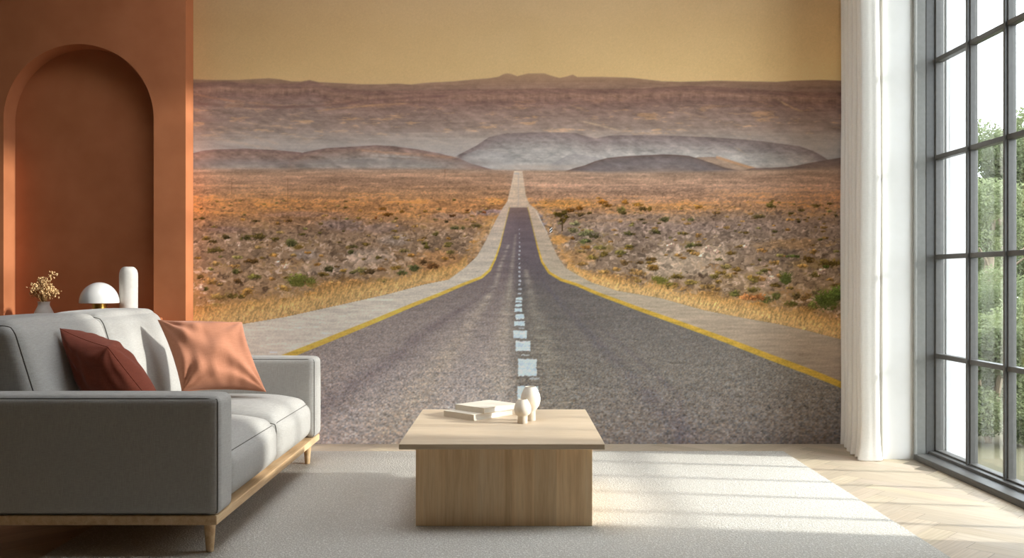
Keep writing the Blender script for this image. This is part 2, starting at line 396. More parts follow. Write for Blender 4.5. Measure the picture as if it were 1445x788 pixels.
    D = [(790,244),(800,241),(812,237),(825,233.5),(840,227.5),(857,223),(876,221),(895,220),(915,219),(934,218),(955,218.6),(972,220),(986,224),(1000,228.7),(1023,236.7),(1048,241.5),(1060,243)]
    put(hill(D, [(0, (106, 86, 76)), (3, (112, 97, 90)), (10, (118, 106, 100)), (18, (124, 110, 102)), (24, (136, 116, 102))], .05, 1, x0=792, x1=1060))

    # ---- desert plain
    hor = line([(268,238),(500,237.5),(640,238),(722,240),(745,240),(800,241),(860,243.5),(960,243),(1050,240.5),(1120,239),(1210,239)])[None, :]
    t = v-hor
    pl = ramp([(0, (170, 140, 116)), (8, (178, 138, 108)), (20, (182, 138, 106)), (34, (184, 136, 98)), (50, (190, 132, 84)), (64, (188, 132, 84)), (76, (166, 124, 90)), (95, (156, 124, 96)), (130, (160, 128, 98)), (165, (164, 130, 96)), (200, (168, 132, 94)), (245, (170, 134, 92))], t)
    pr = ramp([(0, (174, 142, 116)), (10, (180, 142, 114)), (26, (178, 138, 110)), (42, (186, 138, 102)), (54, (176, 130, 92)), (62, (156, 124, 98)), (80, (150, 124, 104)), (105, (148, 123, 102)), (140, (156, 128, 102)), (180, (162, 130, 96)), (245, (168, 130, 90))], t)
    side = np.clip((u-722)/20+.5, 0, 1)[..., None]
    pc = pl*(1-side)+pr*side
    pc = pc*(1-.08*(1-side)-.08*side)
    rows = np.clip((vy-232)*.030, .85, 6.5)
    g1 = warp_noise(rows*1.0, 2.2); g2 = warp_noise(rows*2.0, 3.0); g3 = warp_noise(np.clip(rows*.62, .85, 5), 1.7); g4 = warp_noise(rows*4.5, 4.5); g5 = warp_noise(np.clip(rows*.62, .85, 5), 1.4)
    # break up the lattice of the grain by pulling it about
    wx = noise(5, 4, 2, .7)*rows[:, None]; wy = noise(5, 4, 2, .7)*rows[:, None]*.7
    def pull(a, k):
        xx = np.clip(u-U0+wx*k, 0, W-1.01); yy = np.clip(v-V0+wy*k, 0, H-1.01)
        x0 = xx.astype(int); y0 = yy.astype(int); fx = xx-x0; fy = yy-y0
        return (a[y0, x0]*(1-fx)+a[y0, x0+1]*fx)*(1-fy)+(a[y0+1, x0]*(1-fx)+a[y0+1, x0+1]*fx)*fy
    g1 = pull(g1, 1.0); g2 = pull(g2, 1.5); g3 = pull(g3, .6); g5 = pull(g5, .55); g4 = pull(g4, 2.2)
    farb = np.clip((300-v)/60, 0, 1)
    hs = pull(noise(70, 2.6, 3, .7), .8); hs2 = pull(noise(26, 1.8, 2), .8); hs3 = noise(170, 5, 2)
    tex = (g1*.085+g2*.06+g3*.11+g5*.06+g4*.045)*(1-.72*farb)+(hs*.065+hs2*.045+hs3*.04)*np.clip((330-v)/50, 0, 1)
    pc = pc*(1+tex)[..., None]
    # orange scrub streaks in the distance, pale stones nearer
    org = np.clip(hs*.6+hs3*.3+g2*.35+g3*.3-.1, 0, 1.3)*np.clip(1-np.abs(t-52)/32, 0, 1)
    pc = pc*(1-org[..., None]*.55)+C(206, 140, 72)*org[..., None]*.55
    olv = np.clip(g2*.6+g1*.5+g4*.5-.55, 0, 1)*np.clip((v-288)/40, 0, 1)
    pc = pc*(1-olv[..., None]*.55)+C(116, 92, 46)*olv[..., None]*.55
    tan = np.clip(-g2*.4+g4*.8-.3, 0, 1)*np.clip((v-330)/40, 0, 1)
    pc = pc*(1-tan[..., None]*.45)+C(184, 132, 78)*tan[..., None]*.45
    stone = np.clip(g3*.9+g5*.6-.55, 0, 1.1)*np.clip((v-305)/40, 0, 1)*np.clip(1.1+g4*.8, 0, 1.3)
    pc = pc*(1-stone[..., None]*.6)+C(198, 172, 148)*stone[..., None]*.6
    drk = np.clip(-g3*.8-g5*.6-.9, 0, 1)*np.clip((v-300)/60, 0, 1)
    pc = pc*(1-drk[..., None]*.65)+C(84, 64, 48)*drk[..., None]*.65
    # violet-grey gravel banks
    def bank(cx, cy, rx, ry, col, a):
        nonlocal pc
        d = 1-np.sqrt(((u-cx)/rx)**2+((v-cy)/ry)**2)+g2*.16+g1*.08
        mk = np.clip(d*2, 0, 1)*a
        pc = pc*(1-mk[..., None])+C(*col)*(1+g3*.12+g5*.10+g1*.06)[..., None]*mk[..., None]
    bank(320, 324, 38, 6, (128, 100, 86), .7); bank(480, 318, 42, 11, (132, 108, 96), .75); bank(540, 322, 36, 9, (136, 112, 100), .6)
    bank(430, 303, 90, 5, (142, 108, 92), .55); bank(690, 300, 26, 6, (142, 118, 116), .8); bank(640, 305, 45, 6, (148, 122, 110), .5)
    bank(765, 312, 13, 14, (140, 124, 122), .85)
    bank(560, 340, 26, 11, (142, 124, 110), .6); bank(430, 360, 26, 9, (142, 126, 114), .6); bank(520, 362, 60, 14, (178, 154, 134), .55); bank(470, 380, 60, 14, (172, 148, 128), .5)
    bank(960, 320, 190, 10, (144, 120, 106), .5); bank(900, 305, 90, 8, (152, 126, 108), .4); bank(1080, 315, 130, 12, (142, 116, 98), .5)
    bank(960, 372, 70, 24, (176, 152, 126), .75); bank(1085, 396, 34, 16, (170, 140, 116), .7); bank(1010, 358, 36, 14, (174, 148, 122), .6)
    bank(620, 372, 52, 24, (164, 114, 68), .6); bank(840, 395, 70, 14, (176, 128, 78), .65); bank(815, 362, 40, 14, (168, 122, 72), .6); bank(790, 338, 16, 8, (182, 128, 66), .8)
    bank(800, 288, 60, 9, (196, 134, 66), .6); bank(930, 292, 120, 6, (180, 128, 74), .5); bank(700, 284, 22, 6, (206, 140, 76), .7)
    bank(1120, 345, 60, 10, (158, 118, 76), .5); bank(1150, 372, 50, 10, (134, 106, 64), .6)
    mk = below(list(zip(ux, hor[0])), 4); img = img*(1-mk[..., None])+pc*mk[..., None]

    # ---- shrubs (two tone blobs with ragged outlines)
    fz = noise(3.2, 2.6, 2, .8); fz2 = noise(1.6, 1.6, 1)
    def shrub(cx, cy, w, h, col, dark=.55):
        nonlocal img
        x0 = max(int(cx-w*1.6-U0), 0); x1 = min(int(cx+w*1.6-U0)+2, W); y0 = max(int(cy-h*2-V0), 0); y1 = min(int(cy+h*2-V0)+2, H)
        if x1 <= x0 or y1 <= y0: return
        uu = u[y0:y1, x0:x1]; vv = v[y0:y1, x0:x1]; f = fz[y0:y1, x0:x1]; f2 = fz2[y0:y1, x0:x1]
        dx = (uu-cx)/w; dy = (vv-cy)/h
        d = 1-np.sqrt(dx*dx+dy*dy*np.where(dy > 0, 1.5, 1))+f*.24
        mk = np.clip(d*2.4, 0, 1)[..., None]
        lit = np.clip(.84-dy*.36-dx*.10+f*.20+f2*.13, dark, 1.5)[..., None]
        img[y0:y1, x0:x1] = img[y0:y1, x0:x1]*(1-mk)+np.clip(C(*col)*lit, 0, 255)*mk
    pal = [(104, 82, 40), (120, 92, 44), (92, 78, 40), (142, 100, 50), (112, 100, 56)]
    lw_x = [(269,470),(341,458),(402,447.7),(484.5,429.6),(550.5,414.7),(600,401.5),(633,395),(656,378),(673,362),(686,339),(699,312),(709,294),(716,284),(721,263),(725.6,241)]
    rw_x = [(737,241),(742,276),(747,288),(758.6,297.5),(765,315.7),(775,335.5),(785,358.6),(798,378.4),(818,390),(835,399),(871,410.7),(932,421),(993,438),(1054,450),(1100,458),(1145.5,468.5),(1180.5,477.7),(1210,485)]
    for k in range(420):
        yy = 282+(rng.random()**1.3)*175
        xx = rng.uniform(268, 1200)
        s = (yy-232)*.030*rng.uniform(.5, 1.25)
        edge = np.interp(xx, [p[0] for p in lw_x], [p[1] for p in lw_x]) if xx < 731 else np.interp(xx, [p[0] for p in rw_x], [p[1] for p in rw_x])
        if yy > edge-6-(yy-250)*.08: continue
        c = np.array(pal[rng.integers(len(pal))])*rng.uniform(.85, 1.25)
        if rng.random() < .5: c = c*.45+C(168, 124, 76)*.55
        shrub(xx, yy, s*1.9, s*.85, c, .6)
    S = [(300,341,9,3.5,(84,66,34)),(302,354,12,5,(84,70,34)),(319,335,7,4,(70,56,30)),(348,336,10,5,(76,66,34)),(364,334,11,6,(86,70,34)),(388,338,8,4,(92,74,36)),(411,344,9,8,(86,80,44)),(355,369,13,4.5,(90,64,32)),(333,384,8,4.5,(84,78,40)),(336,398,9,5.5,(86,62,34)),(360,391,11,5,(106,96,46)),(283,391,6,5,(92,72,36)),(289,408,6,4,(80,74,34)),(420,397,17,11,(104,108,44)),(440,400,9,8,(112,112,52)),(464,380,10,6,(78,70,40)),(497,385,5,3,(80,72,40)),(361,312,6,3,(96,72,36)),(408,312,7,4,(110,76,40)),(540,295,6,3.5,(116,74,30)),(547,303,8,3.5,(106,66,26)),(567,299,4,3,(120,80,32)),(600,299,4,2.5,(120,84,36)),(531,308,3,2.5,(116,66,30)),(638,305,6,3,(82,52,26)),(630,313,4,2.5,(76,60,34)),(641,322,7,3.5,(84,78,44)),(615,331,5,4,(92,78,38)),(653,322,3,3,(92,82,46)),(498,348,8,3.5,(92,80,44)),(495,356,5,4,(76,70,38)),(599,344,6,3,(84,72,36)),(602,349,5,4,(80,70,30)),(585,379,10,6.5,(80,80,44)),(567,386,8,4.5,(76,78,40)),(522,384,11,5.5,(82,62,38)),(538,381,9,4,(128,88,48)),(598,370,6,6,(86,62,36)),(612,376,10,6,(104,68,36)),(632,347,6,3.5,(98,84,42)),(636,356,7,4,(118,98,52)),(570,355,8,3.5,(110,92,52)),(672,319,10,4,(104,86,46)),(660,297,5,2,(116,70,34)),(683,300,4,2.5,(128,72,36)),(540,396,9,4,(104,92,50)),(500,399,14,6,(166,120,72)),(470,402,14,6,(170,124,74)),(350,412,10,8,(168,124,64)),(310,420,14,6,(140,112,60)),(400,408,12,5,(160,120,62)),
        (805,297,9,5,(108,68,28)),(818,294,7,4,(122,76,28)),(820,303,6,3.5,(82,62,36)),(831,301,5,2.5,(88,68,36)),(850,286,9,4,(140,88,34)),(857,290,7,4,(138,92,38)),(876,297,7,5.5,(92,80,40)),(880,301,5,3,(78,62,30)),(882,286,6,4,(158,104,42)),(900,289,9,4,(146,100,40)),(907,295,7,4.5,(86,64,32)),(917,295,4,4,(96,72,32)),(937,310,8,5,(82,74,44)),(905,310,5,2.5,(80,66,40)),(910,315,5,2,(78,66,42)),(975,310,6,3,(98,90,52)),(926,328,10,4.5,(76,68,36)),(887,330,9,4,(80,72,38)),(967,330,7,3,(104,84,44)),(974,347,9,5.5,(90,84,46)),(1088,291,8,4.5,(96,80,36)),(1071,306,10,3,(84,70,40)),(1011,301,7,3.5,(110,80,46)),(986,293,8,4,(150,102,44)),(1131,297,6,3,(100,80,42)),(1127,313,4,2.5,(70,58,36)),(1153,290,8,3,(104,82,40)),(1170,288,6,2.5,(110,86,44)),(1180,305,3,3,(72,62,34)),(845,280,4,2.5,(170,116,54)),(812,316,8,5,(122,112,74)),(828,330,14,6,(104,98,62)),(838,334,11,4,(70,62,36)),(828,340,8,4,(62,62,34)),(808,325,9,5,(120,108,70)),(809,337,6,3,(108,70,28)),(822,341,6,4,(112,112,62)),(853,359,9,6,(104,84,40)),(836,364,9,5,(120,98,46)),(876,357,9,4,(96,84,42)),(847,350,12,4,(110,96,50)),(889,348,10,3,(98,84,40)),(882,371,9,4.5,(96,72,42)),(903,371,7,3.5,(94,70,40)),(919,366,10,3.5,(86,64,34)),(921,379,10,6,(110,80,38)),(930,396,14,6,(104,98,38)),(944,403,18,6,(94,82,36)),(955,391,12,5,(102,82,40)),(1008,391,8,4,(112,96,54)),(1024,377,10,4,(128,108,60)),(1011,391,7,4,(92,76,36)),(1037,415,10,6,(96,90,44)),(1063,396,8,5,(124,104,50)),(1109,394,10,9,(86,88,40)),(1081,423,11,8,(92,96,46)),(1095,418,8,7,(96,92,46)),(1115,430,12,6,(88,80,36)),(1124,418,8,7,(96,76,42)),(1136,421,8,6,(124,92,52)),(1166,424,21,17,(84,92,36)),(1180,416,12,14,(96,108,46)),(1148,432,10,7,(92,92,44)),(1170,372,20,6,(98,78,36)),(1140,366,10,6,(96,72,34)),(1165,377,8,3,(66,72,26)),(1150,388,12,6,(120,100,52)),(1120,362,14,3,(86,92,44)),(1065,420,22,7,(164,104,58)),(1030,428,20,6,(166,118,70)),(1145,455,22,9,(160,120,76)),(1000,415,18,5,(150,112,64)),(975,399,12,5,(136,112,58)),(1178,450,7,6,(176,138,108)),(900,385,14,5,(150,112,64)),(860,392,16,5,(170,126,78))]
    for s in S:
        c = C(*s[4]); shrub(s[0], s[1], s[2], s[3], np.clip(c*1.0+4, 0, 255))
    # grass-like spikes on the big bushes
    for (cx, cy, w, h, col) in [(420,398,16,13,(100,94,44)),(438,398,10,9,(96,90,42)),(1168,424,22,20,(84,88,42)),(1109,393,10,11,(80,84,42)),(930,396,12,7,(104,96,44))]:
        for k in range(int(w*3.4)):
            bx = cx+rng.uniform(-.6, .6)*w; tx = cx+rng.uniform(-1, 1)*w*1.05; ty = cy-h*rng.uniform(.3, 1)
            n = 14
            for q in np.linspace(0, 1, n):
                xx = int(round(bx+(tx-bx)*q-U0)); yy = int(round(cy+h*.5+(ty-cy-h*.5)*q-V0))
                if 0 <= xx < W and 0 <= yy < H: img[yy, xx] = img[yy, xx]*.55+C(*col)*rng.uniform(.75, 1.2)*.45
    # single boulders and the little roadside tree
    for (cx, cy, w, h) in [(947,347,6,5),(392,373,5,5),(402,378,6,5),(337,346,5,5),(1053,350,5,4),(1090,395,9,7),(1000,352,8,6),(1160,384,8,5),(284,406,6,6),(1078,372,5,4),(1010,356,6,4)]:
        shrub(cx, cy, w, h, (196, 160, 134), .72)
    for (cx, cy, w, h) in [(790,304,8,5),(796,301,7,5),(785,302,5,3),(800,306,6,4),(794,311,6,5)]: shrub(cx, cy, w, h, (78, 62, 26))
    mixin((74, 56, 34), ((np.abs(u-793.5) < 1.3) & (v > 308) & (v < 327)).astype(float)*.9)
    # distant wooden poles
    for px, a, b in [(327,252,274),(406,251,292),(628,238,250)]:
        mixin((120, 84, 60), ((np.abs(u-px) < .8) & (v > a) & (v < b))*.45)
        mixin((120, 84, 60), ((np.abs(u-px) < 6) & (np.abs(v-a-2) < .8))*.35)

    # ---- straw verges
    le = np.interp(v, [p[1] for p in lw_x[::-1]], [p[0] for p in lw_x[::-1]])
    lyl = line(lw_x)[None, :].repeat(H, 0); ryl = line(rw_x)[None, :].repeat(H, 0)
    gr = noise(2.0, 7, 2, .8)
    for i in range(H): gr[i] = np.roll(gr[i], -int(i*.35))
    for (yl, sidem, slant, wf) in [(lyl, (u < 660), 1, .17), (ryl, (u > 800), -1, .12)]:
        up = yl-v
        wdt = np.clip((yl-330)*wf*2.1, 6, 46)
        mk = np.clip(up/1.5+.5, 0, 1)*np.clip((1-(up+g2*4+fz*3)/wdt)*2.6, 0, 1)*sidem
        colr = ramp([(0, (196, 158, 104)), (.35, (204, 162, 102)), (.7, (188, 142, 84)), (1, (170, 124, 70))], np.clip(up/wdt, 0, 1))*(1+gr*.10+fz2*.07+fz*.05)[..., None]
        mixin(colr, mk*.92)
    rx_ = np.interp(v, [p[1] for p in rw_x], [p[0] for p in rw_x])
    m2 = np.clip(1-np.abs(u-rx_-9)/12+fz*.3, 0, 1)*(v > 296)*(v < 400)*.5
    mixin(C(196, 142, 82)*np.ones((H, W, 1))*(1+g1*.1+fz*.06)[..., None], m2)
    m2 = np.clip(1-np.abs(u-le+9)/13+fz*.3, 0, 1)*(v > 300)*(v < 402)*.5
    mixin(C(190, 140, 84)*np.ones((H, W, 1))*(1+g1*.1+fz*.06)[..., None], m2)

    # ---- the road
    nx = noise(26, 3, 3, .7); ng = noise(1.5, 1.2, 1); ng2 = noise(2.6, 2.0, 1)
    rl = np.interp(v, [p[1] for p in lw_x[::-1]], [p[0] for p in lw_x[::-1]], left=725.6, right=268)
    rl = np.where(v > 470, -1e3, rl)
    rr = np.interp(v, [p[1] for p in rw_x], [p[0] for p in rw_x])
    rr = np.where(v > 485, 1e4, rr)
    inroad = np.clip((u-rl)/1.5+.5, 0, 1)*np.clip((rr-u)/1.5+.5, 0, 1)*(v > 241)
    shl = ramp([(240, (196, 172, 146)), (270, (200, 172, 142)), (300, (186, 160, 136)), (350, (186, 169, 148)), (400, (196, 181, 160)), (450, (208, 195, 174)), (500, (204, 191, 172)), (560, (194, 180, 164))], v)  # left shoulder painted brighter to offset weak room light low on the left
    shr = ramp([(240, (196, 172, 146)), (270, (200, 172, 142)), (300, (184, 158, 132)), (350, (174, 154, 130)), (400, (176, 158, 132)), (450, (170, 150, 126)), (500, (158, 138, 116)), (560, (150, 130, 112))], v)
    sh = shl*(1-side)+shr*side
    sh = sh*(1+nx*.035+ng*.025+noise(70, 2.2, 2)*.022)[..., None]
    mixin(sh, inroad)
    YL = [(719,293),(712.4,319),(705.8,345.4),(699,365),(691,381.7),(679.4,391.6),(653,401.8),(622,415),(582.8,430.5),(522,456),(461,480.7),(400,505),(300,546),(260,562)]
    YR = [(744.7,293),(752,322),(758.6,348.7),(765,370),(775,385),(791.6,395),(814,402),(841,413.7),(902,436.5),(963,458),(1023.7,480),(1084.6,503.6),(1145.5,526.4),(1180.5,540.7),(1215,555)]
    yl = np.interp(v, [p[1] for p in YL], [p[0] for p in YL]); yl = np.where(v > 562, -1e3, yl)
    yr = np.interp(v, [p[1] for p in YR], [p[0] for p in YR]); yr = np.where(v > 555, 1e4, yr)
    ina = np.clip((u-yl)/1.2+.5, 0, 1)*np.clip((yr-u)/1.2+.5, 0, 1)*np.clip((v-293)/1.2+.5, 0, 1)
    asl = ramp([(290, (128, 102, 90)), (315, (118, 100, 98)), (350, (114, 100, 98)), (385, (116, 102, 98)), (420, (132, 118, 110)), (470, (148, 134, 124)), (530, (164, 151, 141)), (600, (178, 166, 156)), (628, (176, 162, 154))], v)  # left asphalt likewise lightened in the ink against the dim room light
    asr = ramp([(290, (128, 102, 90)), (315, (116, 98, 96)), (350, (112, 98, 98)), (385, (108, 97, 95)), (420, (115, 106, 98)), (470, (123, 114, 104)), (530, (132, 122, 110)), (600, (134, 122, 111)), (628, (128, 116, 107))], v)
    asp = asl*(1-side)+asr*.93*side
    # worn, paler wheel tracks fanning out from the far end
    def track(pts, wd, a, col):
        p = np.array(pts); xc = np.interp(v, p[:, 1], p[:, 0]); w_ = np.interp(v, p[:, 1], wd)
        mk = np.exp(-((u-xc)/w_)**2)*a*(1+.35*nx+.25*noise(40, 18, 2))*(v > pts[0][1])
        nonlocal asp
        mk = np.clip(mk, 0, 1)[..., None]; asp = asp*(1-mk)+C(*col)*mk
    track([(718,345),(706,375),(700,400),(676,440),(640,490),(590,560),(540,628)], [2, 3, 4, 9, 18, 34, 52], .55, (176, 160, 140))
    track([(700,405),(660,430),(600,470),(520,530),(400,610)], [3, 6, 14, 26, 44], .3, (98, 86, 88))
    track([(728,330),(722,380),(716,430),(706,500),(694,628)], [2, 3, 8, 22, 46], .4, (168, 154, 134))
    track([(742,380),(752,430),(770,500),(800,628)], [3, 8, 22, 52], .35, (158, 146, 126))
    track([(757,385),(784,420),(830,470),(905,545),(980,628)], [2, 4, 8, 16, 24], .34, (96, 88, 90))
    track([(760,400),(800,428),(870,480),(960,560)], [1.5, 2.5, 4, 6], .25, (92, 82, 84))
    rowg = np.clip((vy-395)*.0085, .9, 2.2)
    a1 = warp_noise(rowg, 1.25); a2 = warp_noise(np.clip(rowg*1.8, 1.2, 4), 1.3); a3 = warp_noise(rowg, 1.25)
    amp = np.clip((v-300)/260, .15, 1)
    asp = asp*(1+(a1*.105+a2*.065+ng*.03)*amp+nx*.028)[..., None]
    asp = asp+(a3*amp*3.2)[..., None]*C(1, -.1, -1.1)
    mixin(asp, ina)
    # yellow edge lines
    def edge(pts, wtop):
        p = np.array(pts, float)
        best = np.full((H, W), 1e9); wb = np.ones((H, W))
        for (x0, y0), (x1, y1) in zip(p[:-1], p[1:]):
            L2_ = (x1-x0)**2+(y1-y0)**2
            tt = np.clip(((u-x0)*(x1-x0)+(v-y0)*(y1-y0))/L2_, 0, 1)
            d = np.hypot(u-x0-tt*(x1-x0), v-y0-tt*(y1-y0))
            yy = y0+tt*(y1-y0); k = d < best
            best[k] = d[k]; wb[k] = np.clip((yy[k]-300)*.0205, .75, 4.4)
        return np.clip((wb-best)/1.2+.5, 0, 1)
    mixin(C(212, 174, 78)*np.ones((H, W, 1))*(1+nx*.05+ng*.035)[..., None], edge(YL, 1)*np.clip((v-293)/60, .45, .95))
    mixin(C(192, 154, 62)*np.ones((H, W, 1))*(1+nx*.05+ng*.035)[..., None], edge(YR, 1)*np.clip((v-293)/60, .45, .95))
    # centre dashes
    def dash(x0, x1, y0, y1, col, a):
        wob = fz*.5
        mk = np.clip((u-x0-wob)/.9+.5, 0, 1)*np.clip((x1-u+wob)/.9+.5, 0, 1)*np.clip((v-y0-wob)/.9+.5, 0, 1)*np.clip((y1-v+wob)/.9+.5, 0, 1)
        mixin(C(*col)*np.ones((H, W, 1))*(1+nx*.035+ng*.035+fz*.02)[..., None], mk*a)
    k = 1/3.2825
    for (a, b, x0, x1) in [(65,77,1076,1104),(80,90,1075,1104),(95,110,1073,1105),(117,133,1070,1106),(142,166,1074,1114),(175,198,1068,1118),(220,255,1064,1128),(268,313,1075,1144),(350,430,1087,1172),(477,562,1084,1180)]:
        dash(400+x0*k, 400+x1*k, 400+a*k, 400+b*k, (200, 212, 214), .93)
    for (a, b, x0, x1) in [(206,211,1090,1116),(330,336,1100,1142),(438,446,1140,1188),(596,640,1090,1190)]:
        dash(400+x0*k, 400+x1*k, 400+a*k, 400+b*k, (196, 200, 198), .6)
    for (y, w_) in [(415,3.6),(408,3.0),(402,2.4),(396,2.2),(390,1.8),(384,1.8),(378,1.6),(372,1.5),(366,1.5),(360,1.4),(354,1.4),(348,1.2),(342,1.2),(336,1.1),(330,1),(324,1)]:
        xc = 733 if y < 400 else 733.4
        dash(xc-w_*.8, xc+w_*.8, y-1.1, y+1.1, (196, 196, 194), .75 if y > 345 else .5)
    mixin((172, 150, 136), ((np.abs(u-731.5) < .8) & (v > 244) & (v < 292))*.35)
    mixin((172, 160, 152), ((np.abs(u-729) < 4) & (np.abs(v-245) < 2))*.5)
    # guard rail and the small striped marker board by the verge
    mixin((206, 196, 182), np.clip(1-np.abs(u-(756+(v-298)*.52))/1.0, 0, 1)*((v > 298) & (v < 330))*.8)
    mixin((206, 180, 130), np.clip(1-np.abs(u-(690+(330-v)*.33))/1.0, 0, 1)*((v > 308) & (v < 330))*.7)
    mixin((30, 28, 30), ((u > 775) & (u < 780) & (v > 321) & (v < 329)))
    mixin((226, 222, 214), ((u > 775) & (u < 780) & (v > 321) & (v < 329) & (np.mod(v+u*.9, 4.5) < 2)))
    mixin((224, 220, 210), ((np.abs(u-386) < 6) & (np.abs(v-497.5) < 1.2)).astype(float))
    img *= (1+noise(1.2, 1.2, 1)*.012)[..., None]
    return np.clip(img, 0, 255), ux, vy

# ------------------------------------------------------------------ the setting
BACK = 6.137; WX = 2.455; WOUT = 2.66; CEIL = 4.05; LEFT = -3.9; REAR = -1.4
def struct(name, bm, m, parent=None, smooth=False):
    o = build(name, bm, m, parent, smooth)
    if not parent: o['kind'] = 'structure'
    return o

# herringbone oak floor: every board keeps its own tint
def make_floor():
    rng = random.Random(3)
    bm = bmesh.new(); L, Wd = .66, .11
    cl = bm.loops.layers.float_color.new('tint'); uv = bm.loops.layers.uv.new('grain')
    base = lin((196, 180, 158))
    c45 = math.cos(math.pi/4); n = int(round(L/Wd))
    for i in range(-26, 27):
        for j in range(-90, 90):
            # herringbone lattice: boards alternate between the two diagonals
            for k in (0, 1):
                if k == 0: x0 = i*2*L/1+j*Wd; y0 = j*Wd; dx, dy = L, Wd
                else: x0 = i*2*L+j*Wd+L; y0 = j*Wd-L+Wd; dx, dy = Wd, L
                cs = [(x0, y0), (x0+dx, y0), (x0+dx, y0+dy), (x0, y0+dy)]
                w = [((x-y)*c45-.4, (x+y)*c45+2.6) for x, y in cs]
                if max(p[0] for p in w) < LEFT or min(p[0] for p in w) > WOUT or max(p[1] for p in w) < REAR or min(p[1] for p in w) > BACK: continue
                g = .0006
                cx = sum(p[0] for p in w)/4; cy = sum(p[1] for p in w)/4
                f = bm.faces.new([bm.verts.new((cx+(p[0]-cx)*(1-g/Wd), cy+(p[1]-cy)*(1-g/Wd), 0)) for p in w])
                t = base*rng.uniform(.88, 1.1)*np.array([1, rng.uniform(.985, 1.015), rng.uniform(.96, 1.03)])
                o = rng.random()*50
                for q, lp in enumerate(f.loops):
                    lp[cl] = (*t, 1)
                    u_, v_ = [(0, 0), (1, 0), (1, 1), (0, 1)][q]
                    a, b_ = (u_*dx, v_*dy) if k == 0 else (v_*dy, u_*dx)
                    lp[uv].uv = (a+o, b_+o*.37)
    for co, no in (((LEFT, 0, 0), (-1, 0, 0)), ((WX+.12, 0, 0), (1, 0, 0)), ((0, REAR, 0), (0, -1, 0)), ((0, BACK, 0), (0, 1, 0))):
        bmesh.ops.bisect_plane(bm, geom=bm.verts[:]+bm.edges[:]+bm.faces[:], plane_co=co, plane_no=no, clear_outer=True)
    for f in bm.faces:
        if f.normal.z < 0: f.normal_flip()
    n0 = len(bm.faces)
    box(bm, LEFT, WOUT, REAR, BACK+.1, -.12, -.002)
    bm.faces.ensure_lookup_table()
    for f in bm.faces[n0:]:
        for lp in f.loops: lp[cl] = (*(base*.45), 1)
    return struct('floor', bm, attr_mat('herringbone oak', 'tint', .5, .25, True))
make_floor()

# ceiling with an open rooflight shaft, added to brighten the seating and mural
RX0, RX1, RY0, RY1 = -1.9, .7, 3.3, 5.2
bm = bmesh.new()
for q in ((LEFT-.1, WOUT+.1, REAR-.1, RY0), (LEFT-.1, WOUT+.1, RY1, BACK+.16), (LEFT-.1, RX0, RY0, RY1), (RX1, WOUT+.1, RY0, RY1)): box(bm, *q, CEIL, CEIL+.12)
for q in ((RX0-.08, RX0, RY0-.08, RY1+.08), (RX1, RX1+.08, RY0-.08, RY1+.08), (RX0, RX1, RY0-.08, RY0), (RX0, RX1, RY1, RY1+.08)): box(bm, *q, CEIL+.0, CEIL+.85)
struct('ceiling', bm, M['ceiling'])
struct('wall_back', box(bmesh.new(), LEFT-.1, WOUT, BACK+.002, BACK+.16, -.12, CEIL), M['white_wall'])
struct('wall_left', box(bmesh.new(), LEFT-.1, LEFT, REAR, BACK+.002, -.12, CEIL), M['room_wall'])
struct('wall_rear', box(bmesh.new(), LEFT-.1, WOUT, REAR-.1, REAR, -.12, CEIL), M['room_wall'])
WY0, WY1, WTOP = 3.72, 5.62, 3.93
bm = bmesh.new(); box(bm, WX, WOUT, REAR, WY0, -.12, CEIL)
struct('wall_right', bm, M['white_wall'])
bm = bmesh.new(); box(bm, WX, WOUT, WY0, WY1, WTOP, CEIL); struct('wall_lintel', bm, M['white_wall'])
bm = bmesh.new(); box(bm, 2.262, WOUT, WY1, BACK+.002, -.12, CEIL); struct('wall_pier', bm, M['white_wall'])
# short white return of the facade beyond the window
bm = bmesh.new(); box(bm, WOUT, 2.84, WY1+.12, WY1+.5, -.4, 5.2); struct('wall_outside', bm, M['facade'])

# terracotta wall with its arched recess
def make_alcove():
    X0, X1, Y0, Y1 = LEFT, -2.122, 5.99, BACK-.004
    cx, r, zs = -2.818, .488, 2.141; zb = .84
    bm = bmesh.new(); N = 40
    arc = [(cx+r*math.cos(math.pi*i/N), zs+r*math.sin(math.pi*i/N)) for i in range(N+1)]   # right springing -> left
    hole = [(cx+r, zb)]+arc+[(cx-r, zb)]
    def ring(y):
        return [bm.verts.new((x, y, z)) for x, z in hole]
    def quad(y, flip):
        h = ring(y); out = [bm.verts.new((x, y, z)) for x, z in ((X1, 0), (X1, CEIL), (X0, CEIL), (X0, 0))]
        # outer corners: 0 right bottom, 1 right top, 2 left top, 3 left bottom ; hole runs right bottom -> arch -> left bottom
        mid = 1+N//2
        fs = [[out[0], out[1], *[h[i] for i in range(mid, -1, -1)]], [out[1], out[2], h[mid]], [out[2], out[3], *[h[i] for i in range(len(h)-1, mid-1, -1)]], [out[3], out[0], h[0], h[-1]]]
        for f in fs: bm.faces.new(f if not flip else f[::-1])
        return h, out
    h0, o0 = quad(Y0, False); h1, o1 = quad(Y1, True)
    for i in range(len(h0)): 
        j = (i+1) % len(h0); bm.faces.new((h0[i], h0[j], h1[j], h1[i]))
    for i in range(4):
        j = (i+1) % 4; bm.faces.new((o0[j], o0[i], o1[i], o1[j]))
    bmesh.ops.recalc_face_normals(bm, faces=bm.faces[:])
    n = struct('wall_alcove', bm, M['terracotta'], smooth=30)
    b2 = bmesh.new(); box(b2, cx-r-.02, cx+r+.02, BACK-.003, BACK+.001, zb-.02, zs+r+.02)
    b = build('recess_panel', b2, M['terracotta'], n)
    b3 = bmesh.new(); box(b3, -3.42, -2.27, 5.70, 5.99, 0, .85, .006)
    struct('trim_1', b3, M['terracotta'])
make_alcove()

